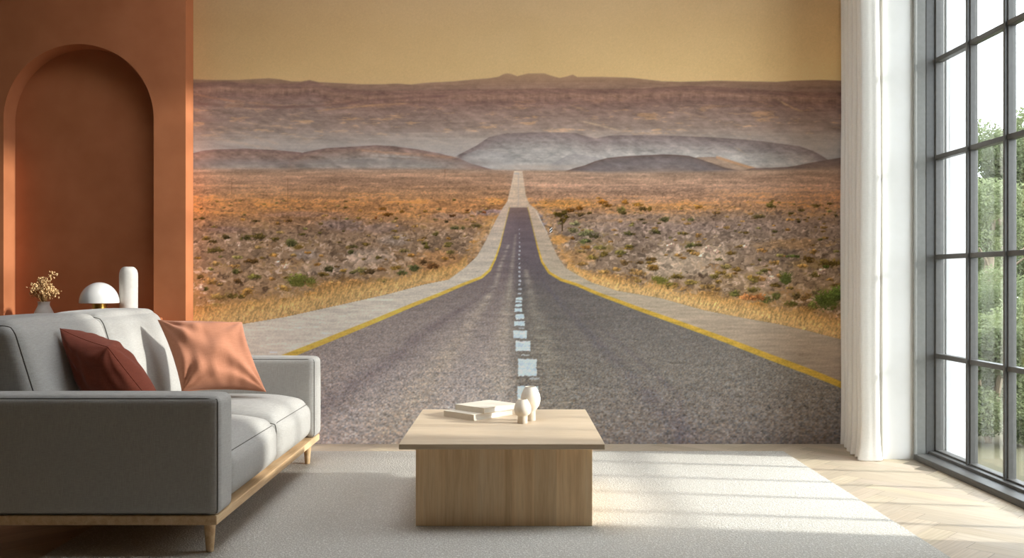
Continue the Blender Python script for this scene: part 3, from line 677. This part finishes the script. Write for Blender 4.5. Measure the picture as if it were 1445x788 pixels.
# the photographic mural: a printed wallpaper sheet, its picture held in a colour attribute
def make_mural():
    img, ux, vy = mural_print()
    H, W, _ = img.shape
    k = BACK/1300
    xs = (ux-722.5)*k; zs = 1.10-(vy-394)*k
    zs = np.concatenate([[CEIL], zs]); img = np.concatenate([img[:1], img], 0); H += 1
    zs[-1] = 0.0
    co = np.zeros((H, W, 3), np.float32); co[..., 0] = xs[None, :]; co[..., 1] = BACK; co[..., 2] = zs[:, None]
    idx = np.arange(H*W, dtype=np.int32).reshape(H, W)
    q = np.stack([idx[1:, :-1], idx[1:, 1:], idx[:-1, 1:], idx[:-1, :-1]], -1).reshape(-1, 4)
    me = bpy.data.meshes.new('wall_mural'); nf = len(q)
    me.vertices.add(H*W); me.vertices.foreach_set('co', co.ravel())
    me.loops.add(nf*4); me.loops.foreach_set('vertex_index', q.ravel())
    me.polygons.add(nf); me.polygons.foreach_set('loop_start', np.arange(0, nf*4, 4, dtype=np.int32))
    me.update(calc_edges=True)
    ca = me.color_attributes.new('print', 'FLOAT_COLOR', 'POINT')
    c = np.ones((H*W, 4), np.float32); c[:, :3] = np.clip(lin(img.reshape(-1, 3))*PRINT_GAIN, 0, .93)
    ca.data.foreach_set('color', c.ravel())
    m = attr_mat('printed matt wallpaper', 'print', .95, .0)
    p = m.node_tree.nodes['Principled BSDF']
    me.materials.append(m)
    o = bpy.data.objects.new('wall_mural', me); COL.objects.link(o)
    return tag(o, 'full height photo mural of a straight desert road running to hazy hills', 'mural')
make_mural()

# ------------------------------------------------------------------ window
def make_window():
    w = empty('window_1', (2.6, 4.64, 0), kind='structure')
    fx0, fx1 = 2.572, 2.622
    fr = bmesh.new()
    box(fr, fx0, fx1, WY1-.028, WY1-.001, .0, WTOP, .003); box(fr, fx0, fx1, WY0+.001, WY0+.045, .0, WTOP, .003)
    box(fr, fx0, fx1, WY0, WY1, WTOP-.045, WTOP-.001, .003); box(fr, fx0, fx1, WY0, WY1, .0, .062, .003)
    build('window_frame', fr, M['steel'], w)
    for y in (5.195, 4.80, 4.41, 4.02):
        b = bmesh.new(); box(b, fx0+.004, fx1-.002, y-.017, y+.017, .03, WTOP-.02, .003); box(b, fx0-.010, fx0+.006, y-.009, y+.009, .03, WTOP-.02, .002)
        build('mullion', b, M['steel'], w)
    for z in (.633, 1.234, 1.839, 2.431, 3.03, 3.62):
        b = bmesh.new(); box(b, fx0+.002, fx1-.004, WY0+.02, WY1-.02, z-.014, z+.014, .003)
        build('transom', b, M['steel'], w)
    g = bmesh.new(); box(g, 2.600, 2.604, WY0+.02, WY1-.02, .04, WTOP-.03)
    gl = build('pane', g, M['glass'], w)
    s = bmesh.new(); box(s, WX-.012, fx0+.01, WY0, WY1, 0, .036, .004); box(s, fx0-.035, fx0+.02, WY0, WY1, .03, .052, .003)
    build('window_sill', s, M['steel'], w)
    j = bmesh.new(); box(j, WX-.004, fx0+.02, WY1-.012, WY1-.0005, .0, WTOP, .002); box(j, WX-.012, WX+.006, WY1-.022, WY1-.0005, 0, WTOP, .003)
    box(j, WX-.004, fx0+.02, WY0+.0005, WY0+.012, .0, WTOP, .002); box(j, WX-.004, fx0+.02, WY0, WY1, WTOP-.012, WTOP-.0005, .002)
    c_ = bmesh.new(); box(c_, 2.640, WOUT+.012, WY1-.02, WY1+.118, -.1, WTOP+.1, .003); box(c_, WOUT+.03, WOUT+.05, WY1+.05, WY1+.13, -.1, WTOP+.1, .003); build('outer_casing', c_, M['facade'], w)
    build('window_jamb', j, M['liner'], w)
    fl = bmesh.new(); box(fl, 2.520, fx0+.005, WY1-.016, WY1-.002, 0, WTOP, .002); build('frame_flange', fl, M['steel'], w)
make_window()

# ------------------------------------------------------------------ outside
bm = bmesh.new(); box(bm, WOUT+.0, 40, -10, 60, -.5, -.12)
struct('ground', bm, noisy('dry lawn', rgb(88, 82, 64), rgb(78, 76, 52), 3, 5, .95, .2))
def leaf_mat(name, a, b):
    m = noisy(name, a, b, 4, 3, .7, 0, spec=.25); nt = m.node_tree; p = nt.nodes['Principled BSDF']
    o = [n for n in nt.nodes if n.type == 'OUTPUT_MATERIAL'][0]
    t = nt.nodes.new('ShaderNodeBsdfTranslucent'); mx = nt.nodes.new('ShaderNodeMixShader'); mx.inputs[0].default_value = .35
    src = p.inputs['Base Color'].links[0].from_socket; nt.links.new(src, t.inputs[0])
    nt.links.new(p.outputs[0], mx.inputs[1]); nt.links.new(t.outputs[0], mx.inputs[2]); nt.links.new(mx.outputs[0], o.inputs[0])
    return m
LEAF = [leaf_mat('green leaves', rgb(82, 92, 60), rgb(112, 120, 84)), leaf_mat('light green leaves', rgb(98, 108, 72), rgb(128, 136, 96))]
BARK = noisy('bark', rgb(104, 92, 76), rgb(132, 118, 98), 30, 3, .9, .4)

def foliage(rng, blobs, n, size):
    """a crown of many small bent leaves scattered over overlapping clumps"""
    g = np.random.default_rng(rng.randrange(1 << 30)); B = np.array(blobs)
    w = B[:, 3]**2; pick = g.choice(len(B), n, p=w/w.sum()); Q = B[pick]
    unit = lambda a: a/np.linalg.norm(a, axis=1, keepdims=True)
    d = unit(g.standard_normal((n, 3))); c = Q[:, :3]+d*(Q[:, 3]*g.uniform(.55, 1.08, n))[:, None]*np.array([1, 1, .85])
    c[:, 2] = np.where(c[:, 2] < -.1, -.1+g.random(n)*.3, c[:, 2])
    a = unit(g.standard_normal((n, 3))*np.array([1, 1, .6])); s = unit(np.cross(a, g.standard_normal((n, 3)))); nn = np.cross(a, s)
    L = (size*g.uniform(.7, 1.35, n))[:, None]
    V = np.stack([c-a*L, c+s*L*.5+nn*L*.15, c+a*L, c-s*L*.5+nn*L*.15], 1).reshape(-1, 3)
    me = bpy.data.meshes.new('foliage'); me.from_pydata(V.tolist(), [], np.arange(4*n).reshape(-1, 4).tolist())
    bm = bmesh.new(); bm.from_mesh(me); bpy.data.meshes.remove(me)
    return bm

def tree(x, y, h, r, seed, label, li, size=.042, n=5200, low=.25):
    rng = random.Random(seed)
    t = empty('tree', (x, y, -.12), label, 'tree', 'trees outside the window')
    b = bmesh.new(); tube(b, [(x, y, -.15), (x+.05, y, h*.25), (x-.03, y+.05, h*.5), (x+.02, y, h*.8)], .09, 10, taper=[1.3, 1, .8, .3])
    build('trunk', b, BARK, t, True)
    for k in range(5):
        a = k*2.4+rng.random(); z0 = h*rng.uniform(.25, .5); b = bmesh.new()
        tube(b, [(x, y, z0), (x+math.cos(a)*r*.4, y+math.sin(a)*r*.4, z0+h*.15), (x+math.cos(a)*r*.8, y+math.sin(a)*r*.8, z0+h*.22)], .035, 7, taper=[1, .7, .3])
        build('branch', b, BARK, t, True)
    blobs = []
    for k in range(26):
        a = rng.random()*6.28; q = math.sqrt(rng.random()); zz = rng.uniform(low, .93)
        wr = r*(1-.55*max(0, (zz-.45)/.55)**1.5)
        blobs.append((x+math.cos(a)*q*wr*.8, y+math.sin(a)*q*wr*.8, zz*h, rng.uniform(.24, .42)*r))
    o = build('foliage', foliage(rng, blobs, n, size), LEAF[li], t); o['kind'] = 'stuff'
    return t

def bush(x, y, h, r, seed, label, li):
    rng = random.Random(seed)
    t = empty('shrub', (x, y, -.12), label, 'shrub', 'shrubs outside the window')
    blobs = [(x+rng.uniform(-1, 1)*r*.7, y+rng.uniform(-1, 1)*r*.7, h*rng.uniform(-.02, .78), r*rng.uniform(.3, .5)) for k in range(18)]
    for k in range(4):
        b = bmesh.new(); a = k*1.6+.3; tube(b, [(x, y, -.14), (x+math.cos(a)*r*.3, y+math.sin(a)*r*.3, h*.5)], .02, 6); build('stem', b, BARK, t, True)
    o = build('foliage', foliage(rng, blobs, 24000, .0155), LEAF[li], t); o['kind'] = 'stuff'

tree(7.3, 14.0, 2.5, .95, 12, 'smallest pale green tree, seen in the middle column of the window', 1, .025, 36000, low=.02)
tree(9.0, 16.8, 3.7, 1.15, 11, 'mid height loose green tree behind the smallest one', 0, .03, 32000)
tree(10.7, 20.0, 3.8, 1.3, 17, 'low wide tree between the tall one and the mid height one', 0, .04, 24000)
tree(13.0, 24.0, 5.6, 1.65, 13, 'tallest tree standing farthest back at the right edge of the window', 1, .05, 26000)
bush(5.9, 11.5, 1.45, .65, 15, 'leafy shrub at the foot of the smallest tree', 1)
bush(4.95, 9.35, 1.25, .58, 14, 'rounded dark green shrub between two paler ones', 0)
bush(4.28, 7.8, 1.0, .50, 16, 'pale shrub in the right hand column, nearest to the glass', 1)
bush(3.54, 6.85, .85, .38, 19, 'small green shrub just outside the middle column of panes', 0)

# ------------------------------------------------------------------ rug
bm = bmesh.new(); box(bm, -1.845, 1.717, 2.9, 5.825, 0.0, .012, .005, 2)
tag(build('rug', bm, M['rug'], smooth=30), 'large pale woollen rug under the sofa and the coffee table', 'rug')
RUG = .012

# ------------------------------------------------------------------ curtain
def make_curtain():
    pts = []
    N = 260; ncy = 4.5
    for i in range(N+1):
        t = i/N; ph = 2*math.pi*ncy*t
        pts.append((2.216-.060*t-.036*math.sin(ph+.9), 6.105-t*.475+.0085*math.sin(2*(ph+.9))))
    tail = [(2.128, 5.612), (2.115, 5.598), (2.118, 5.582), (2.146, 5.570), (2.175, 5.566), (2.198, 5.563), (2.216, 5.567), (2.227, 5.582), (2.226, 5.606), (2.214, 5.632)]
    # smooth path into the last fold that faces the room
    pts = [p for p in pts if p[1] > 5.65]+[(2.152, 5.638)]+tail
    def dense(p, k=3):
        out = []
        for i in range(len(p)-1):
            a = Vector(p[max(i-1, 0)]); b = Vector(p[i]); c = Vector(p[i+1]); d = Vector(p[min(i+2, len(p)-1)])
            for q in range(k):
                t = q/k; out.append(.5*((2*b)+(c-a)*t+(2*a-5*b+4*c-d)*t*t+(3*b-a-3*c+d)*t**3))
        return out+[Vector(p[-1])]
    front = dense(pts[:-len(tail)-1], 1)+dense(pts[-len(tail)-1:], 5)
    zs = [0.004, .012, .03, .06, .1, .2, .5, 1, 1.6, 2.2, 2.8, 3.4, CEIL-.01]
    bm = bmesh.new(); rows = []
    for z in zs:
        fl = max(0, 1-z/.12)
        row = []
        for i, p in enumerate(front):
            s = i/len(front)
            x = p.x+(p.x-2.2)*.30*fl+.004*math.sin(3.1*z+s*9)*(z < 3.9); y = p.y-.018*fl*(1 if s > .5 else .4)+.004*math.sin(2.3*z+s*14)
            row.append(bm.verts.new((min(x, 2.256), y, z+(.004*math.sin(s*40) if z < .02 else 0))))
        rows.append(row)
    for a, b in zip(rows[:-1], rows[1:]):
        for i in range(len(a)-1): bm.faces.new((a[i], a[i+1], b[i+1], b[i]))
    o = build('curtain', bm, M['curtain'], smooth='all')
    sm = o.modifiers.new('cloth thickness', 'SOLIDIFY'); sm.thickness = .003; sm.offset = 1
    tag(o, 'cream linen curtain gathered in deep folds beside the window pier', 'curtain')
make_curtain()

# ------------------------------------------------------------------ sofa
def cushion_fn(c, h, r, crown=(0, 0, 0), lean=0, sag=0):
    """maps the surface of a unit cube to a soft rounded block"""
    def f(p):
        q = Vector((p[0]*h[0], p[1]*h[1], p[2]*h[2]))
        inn = Vector([max(-(h[k]-r), min(h[k]-r, q[k])) for k in range(3)])
        d = q-inn
        if d.length > 1e-9:
            m_ = max(abs(d[k]) for k in range(3)); d = d.normalized()*min(r, d.length) if d.length > r else d
        o = inn+d
        n = [p[k]*p[k] for k in range(3)]
        o.x += crown[0]*p[0]*(1-n[1])*(1-n[2]**1.0)
        o.y += crown[1]*p[1]*(1-n[0])*(1-n[2])
        o.z += crown[2]*max(p[2], -.2)*(1-n[0]**2)*(1-n[1]**2)
        o.x += lean*(p[2]+1)*.5
        return o+Vector(c)
    return f

def surf(fn, n=22):
    bm = bmesh.new()
    t = [math.sin((i/n-.5)*math.pi) for i in range(n+1)]; t = [.5*a+.5*(2*i/n-1) for i, a in enumerate(t)]
    for ax in range(3):
        for s in (-1, 1):
            g = []
            for i in range(n+1):
                row = []
                for j in range(n+1):
                    p = [0, 0, 0]; p[ax] = s; p[(ax+1) % 3] = t[i]; p[(ax+2) % 3] = t[j]
                    row.append(bm.verts.new(fn(p)))
                g.append(row)
            for i in range(n):
                for j in range(n):
                    q = (g[i][j], g[i+1][j], g[i+1][j+1], g[i][j+1])
                    bm.faces.new(q if s > 0 else q[::-1])
    bmesh.ops.remove_doubles(bm, verts=bm.verts[:], dist=1e-5)
    return bm

def loop_pts(fn, fixed_axis, val, n=18, inset=1.0):
    a, b = [k for k in range(3) if k != fixed_axis]
    seq = [(-1+2*i/n, -1) for i in range(n)]+[(1, -1+2*i/n) for i in range(n)]+[(1-2*i/n, 1) for i in range(n)]+[(-1, 1-2*i/n) for i in range(n)]
    out = []
    for s, t in seq:
        p = [0, 0, 0]; p[fixed_axis] = val; p[a] = s; p[b] = t; out.append(fn(p))
    return out

def make_sofa():
    X0, X1, Y0, Y1 = -2.26, -1.150, 3.60, 5.525
    s = empty('sofa', ((X0+X1)/2, (Y0+Y1)/2, RUG), 'light grey fabric sofa on a pale wooden plinth, left of the coffee table', 'sofa')
    b = bmesh.new(); box(b, X0, X1-.004, Y0+.002, Y1-.002, .136, .173, .004)
    build('plinth', b, M['oak_frame'], s)
    for x, y in ((X1-.055, Y0+.075), (X1-.055, Y1-.10), (X0+.07, Y0+.075), (X0+.07, Y1-.10)):
        b = bmesh.new(); lathe(b, [(.013, RUG), (.015, RUG+.004), (.024, .137)], x, y, 24); build('leg', b, M['oak_frame'], s, True)
    # arms
    for ya, yb in ((Y0, Y0+.178), (Y1-.165, Y1)):
        fn = cushion_fn(((X0+X1)/2+.003, (ya+yb)/2, (.172+.640)/2), ((X1-X0)/2+.003, (yb-ya)/2, (.640-.172)/2), .030, (.004, .004, .006))
        a = build('arm', surf(fn, 30), M['sofa'], s, 'all')
        for val in (-.999, .999):        # seams follow the edges of the outer and inner panel
            pb = bmesh.new(); tube(pb, loop_pts(fn, 1, val, 20), .0022, 6, True); build('piping', pb, M['piping'], a, 'all')
    # frame of the back
    fn = cushion_fn((X0+.02, (Y0+Y1)/2, .44), (.035, (Y1-Y0)/2-.17, .27), .03, (0, 0, .0))
    build('back_frame', surf(fn, 16), M['sofa'], s, 'all')
    # seat cushions
    ya, ym, yb = Y0+.180, 4.60, Y1-.167
    for (a_, b_) in ((ya, ym-.002), (ym+.002, yb)):
        hx = .40
        fn = cushion_fn((X1-.012-hx, (a_+b_)/2, .286), (hx, (b_-a_)/2, .112), .072, (.014, .004, .062))
        c = build('seat_cushion', surf(fn, 34), M['sofa'], s, 'all')
        for v_ in (-1, 1):
            pb = bmesh.new(); tube(pb, loop_pts(fn, 1, v_, 22), .0028, 6, True); build('piping', pb, M['piping'], c, 'all')
        pb = bmesh.new(); tube(pb, [fn((1, -.93+1.86*i/24, 1)) for i in range(25)], .002, 6); build('piping', pb, M['piping'], c, 'all')
    # back cushions, leaning
    for (a_, b_) in ((ya, ym-.002), (ym+.002, yb)):
        fn = cushion_fn((-2.045, (a_+b_)/2, .675), (.155, (b_-a_)/2, .250), .062, (.035, .006, .012), lean=-.155)
        c = build('back_cushion', surf(fn, 34), M['sofa'], s, 'all')
        for v_ in (-1, 1):
            pb = bmesh.new(); tube(pb, loop_pts(fn, 1, v_, 22), .0028, 6, True); build('piping', pb, M['piping'], c, 'all')
make_sofa()

def pillow(name_label, m, corners, thick, seed, bow=.07, ridge=None, flip=1, back=.45):
    """corners: top left, top right, bottom right, bottom left (3D)"""
    A, B, C_, D = [Vector(c) for c in corners]
    nrm = ((B-A).cross(D-A)+(B-C_).cross(D-C_)*-1).normalized()*flip
    n = 44; bm = bmesh.new()
    def P(u, v, side):
        # u,v in -1..1 ; edges bow inwards, the corners stay pointed
        uu = u*(1-bow*(1-v*v)*abs(u)**3); vv = v*(1-bow*(1-u*u)*abs(v)**3)
        a, b = (uu+1)/2, (vv+1)/2
        p = A*(1-a)*(1-b)+B*a*(1-b)+C_*a*b+D*(1-a)*b
        e = max(0, (1-u*u))*max(0, (1-v*v)); h = thick*e**.42*(1 if side > 0 else back)
        nz = mnoise.noise(Vector((u*1.7+seed, v*1.7, side*3.1)))*.22+mnoise.noise(Vector((u*4.5+seed, v*1.6+u*2, side*7.7)))*.10
        # creases radiating from the corners
        rad = 0
        for (cu, cv) in ((-1, -1), (1, -1), (1, 1), (-1, 1)):
            du, dv = u-cu, v-cv; r_ = math.hypot(du, dv); an = math.atan2(dv, du)
            rad += math.sin(an*11+seed*1.7+cu*2)*math.exp(-r_*1.7)*min(1, r_*3)*.24
        # small puckers along the seams
        rad += (math.sin(v*19+seed)*math.exp(-(1-abs(u))*7)+math.sin(u*21+seed)*math.exp(-(1-abs(v))*7))*.035
        h *= 1+nz+rad
        if ridge:
            (u0, v0, u1, v1, w_, hh) = ridge
            tt = max(0, min(1, ((u-u0)*(u1-u0)+(v-v0)*(v1-v0))/((u1-u0)**2+(v1-v0)**2)))
            dd = math.hypot(u-u0-tt*(u1-u0), v-v0-tt*(v1-v0))
            if side > 0: h += hh*math.exp(-(dd/w_)**2)*e**.3*(1-.55*tt)
        return p+nrm*h*side
    t = [math.sin((i/n-.5)*math.pi) for i in range(n+1)]
    fr = [[bm.verts.new(P(t[i], t[j], 1)) for j in range(n+1)] for i in range(n+1)]
    bk = [[fr[i][j] if i in (0, n) or j in (0, n) else bm.verts.new(P(t[i], t[j], -1)) for j in range(n+1)] for i in range(n+1)]
    for i in range(n):
        for j in range(n):
            bm.faces.new((fr[i][j], fr[i+1][j], fr[i+1][j+1], fr[i][j+1])); bm.faces.new((bk[i][j+1], bk[i+1][j+1], bk[i+1][j], bk[i][j]))
    bmesh.ops.recalc_face_normals(bm, faces=bm.faces[:])
    root = empty('throw_pillow', tuple((C_+D)/2), name_label, 'pillow')
    c = build('cover', bm, m, root, 'all')
    pb = bmesh.new()
    loop = [P(x, -1, 1) for x in t[:-1]]+[P(1, x, 1) for x in t[:-1]]+[P(x, 1, 1) for x in t[:0:-1]]+[P(-1, x, 1) for x in t[:0:-1]]
    tube(pb, loop, .0022, 6, True); build('seam', pb, m, root, 'all')
    return root

def px(x, y, d): return ((x-722.5)*d/1300, d, 1.10-(y-394)*d/1300)
pillow('bright terracotta square pillow leaning at the far end of the sofa', M['pillow_light'],
       (px(223, 452, 4.95), px(341, 455, 5.12), px(375, 553, 4.98), px(257, 553, 4.82)), .125, 3.3, flip=-1)
pillow('dark russet pillow slumped against the near back cushion of the sofa', M['pillow_dark'],
       (px(85, 464, 4.06), px(152, 490, 3.97), px(224, 578, 4.05), px(132, 588, 4.12)), .155, 8.1, bow=.05, back=.5)

# ------------------------------------------------------------------ coffee table and what stands on it
def make_table():
    t = empty('coffee_table', (-.04, 4.49, RUG), 'pale oak coffee table with a square top on a solid box base', 'table')
    b = bmesh.new(); box(b, -.487, .400, 3.961, 5.016, .366, .390, .002, 1); build('tabletop', b, M['oak_top'], t)
    b = bmesh.new(); box(b, -.4235, .3535, 4.053, 4.925, RUG, .366, .0015, 1); build('base', b, M['oak'], t)
make_table()
TT = .390

def book(c, ang, w, l, z, h, label):
    """spine on the left long side; c = front corner, ang = direction of the right-hand (long) edge"""
    e1 = Vector((math.cos(ang), math.sin(ang), 0)); e2 = Vector((-math.sin(ang), math.cos(ang), 0))
    r = empty('book', (c[0]+e1.x*l/2+e2.x*w/2, c[1]+e1.y*l/2+e2.y*w/2, z), label, 'book')
    R = Matrix((e1, e2, Vector((0, 0, 1)))).transposed().to_4x4(); R.translation = Vector((c[0], c[1], z))
    def add(name, boxes, m):
        b = bmesh.new()
        for bx in boxes: box(b, *bx, .0012, 2)
        bmesh.ops.transform(b, matrix=R, verts=b.verts[:]); return build(name, b, m, r)
    t = .003
    add('cover', [(0, l, 0, w, 0, t), (0, l, 0, w, h-t, h), (0, t*1.2, 0, w, t*.3, h-t*.3)], M['cover'])
    add('pages', [(t, l-.004, .004, w-.004, t*.9, h-t*.9)], M['paper'])
    return r
a1 = math.atan2(.204, .200)
book((-.191, 4.603), .80, .226, .286, TT, .031, 'larger cream book lying flat, under the smaller one, on the table')
book((-.141, 4.640), .80, .215, .245, TT+.031, .028, 'smaller cream book lying on top of the larger one')

def make_small_vase():
    b = bmesh.new(); cx, cy = .052, 4.535; z = TT
    prof = [(.0235, 0), (.0245, .002), (.0245, .034), (.0255, .038), (.036, .046), (.0415, .058), (.0425, .07), (.0405, .084), (.034, .1), (.026, .113), (.023, .118), (.021, .118), (.0225, .112), (.031, .098), (.036, .08), (.034, .06), (.015, .045)]
    lathe(b, [(r, z+h) for r, h in prof], cx, cy, 56)
    tag(build('vase', b, M['ceramic'], smooth=50), 'smaller egg-shaped cream vase on a foot, in front of the taller one', 'vase')
    b = bmesh.new(); cx, cy = .093, 4.625
    prof = [(.0245, 0), (.0255, .003), (.025, .045), (.029, .054), (.042, .072), (.049, .095), (.050, .11), (.046, .132), (.037, .152), (.0285, .166), (.026, .170), (.024, .169), (.027, .162), (.036, .148), (.043, .12), (.04, .09), (.02, .065)]
    lathe(b, [(r, z+h) for r, h in prof], cx, cy, 56)
    tag(build('vase', b, M['ceramic'], smooth=50), 'taller egg-shaped cream vase behind the smaller one on the table', 'vase')
make_small_vase()

# ------------------------------------------------------------------ ledge in front of the alcove
LZ = .85
def make_lamp():
    x, y = -2.603, 5.81
    l = empty('mushroom_lamp', (x, y, LZ), 'white dome table lamp on a short brass stem before the alcove', 'lamp')
    zb = .946; R = .1185; b = bmesh.new()
    prof = [(R-.004, zb+.001)]+[(R*math.cos(a), zb+.004+R*1.09*math.sin(a)) for a in [i/22*math.pi/2*.985 for i in range(23)]]
    prof = [(.03, zb+.03), (R-.012, zb+.004)]+prof
    lathe(b, prof, x, y, 64); build('lamp_shade', b, M['gloss_white'], l, 50)
    b = bmesh.new(); lathe(b, [(.046, LZ), (.047, LZ+.003), (.046, LZ+.02), (.044, LZ+.022), (.044, zb+.035)], x, y, 48); build('stem', b, M['brass'], l, 40)
make_lamp()
b = bmesh.new(); x, y = -2.468, 5.93
prof = [(.052, LZ), (.056, LZ+.004), (.057, 1.12), (.0555, 1.14), (.050, 1.158), (.040, 1.172), (.030, 1.178), (.024, 1.179), (.022, 1.172), (.035, 1.16), (.046, 1.13), (.046, .9)]
lathe(b, prof, x, y, 56)
tag(build('cylinder_vase', b, M['ceramic_white'], smooth=40), 'tall white cylindrical vase with rounded shoulders, right of the lamp', 'vase')
b = bmesh.new(); x, y = -2.988, 5.88
prof = [(.040, LZ), (.055, LZ+.003), (.0595, LZ+.018), (.056, LZ+.036), (.046, LZ+.058), (.037, LZ+.075), (.034, LZ+.088), (.036, LZ+.102), (.038, LZ+.106), (.035, LZ+.106), (.031, LZ+.09), (.034, LZ+.075), (.045, LZ+.04)]
lathe(b, prof, x, y, 48)
tag(build('bottle_vase', b, M['ceramic_white'], smooth=40), 'small white bottle vase holding dried flowers, left of the lamp', 'vase')

def make_flowers():
    rng = random.Random(5); top = LZ+.10
    f = empty('dried_flowers', (x, y, LZ+.06), 'bunch of beige dried flowers standing in the small white vase', 'flowers')
    bl = bmesh.new(); tips = []
    for k in range(46):
        d = Vector((rng.gauss(0, 1), rng.gauss(0, 1), rng.gauss(0, 1))).normalized()*rng.uniform(.45, 1)
        tx = x-.012+d.x*.088; ty = y+d.y*.055; tz = 1.045+d.z*.066
        if k == 0: tx, ty, tz = x+.055, y, 1.14
        if k == 1: tx, ty, tz = x+.045, y-.01, 1.12
        if k == 2: tx, ty, tz = x+.085, y, 1.02
        b = bmesh.new(); bx = x+(tx-x)*.18; by = y+(ty-y)*.18
        tube(b, [(x+(tx-x)*.05, y+(ty-y)*.05, LZ+.065), (bx, by, top), (x+(tx-x)*.6, y+(ty-y)*.6, top+(tz-top)*.5), (tx, ty, tz)], .0013, 5)
        build('stem', b, M['stem'], f)
        tips.append((tx, ty, tz))
    for (tx, ty, tz) in tips:
        for q in range(15):
            c = Vector((tx+rng.gauss(0, .013), ty+rng.gauss(0, .013), tz-abs(rng.gauss(0, .018))+.006))
            r = bmesh.ops.create_icosphere(bl, subdivisions=1, radius=rng.uniform(.003, .006))
            ax = Vector((rng.gauss(0, 1), rng.gauss(0, 1), rng.gauss(0, 1))).normalized()
            mt = Matrix.Translation(c) @ Matrix.Rotation(rng.random()*3, 4, ax) @ Matrix.Diagonal((1, .75, 1.5, 1))
            bmesh.ops.transform(bl, matrix=mt, verts=r['verts'])
    o = build('blossoms', bl, M['dry'], f); o['kind'] = 'stuff'
make_flowers()
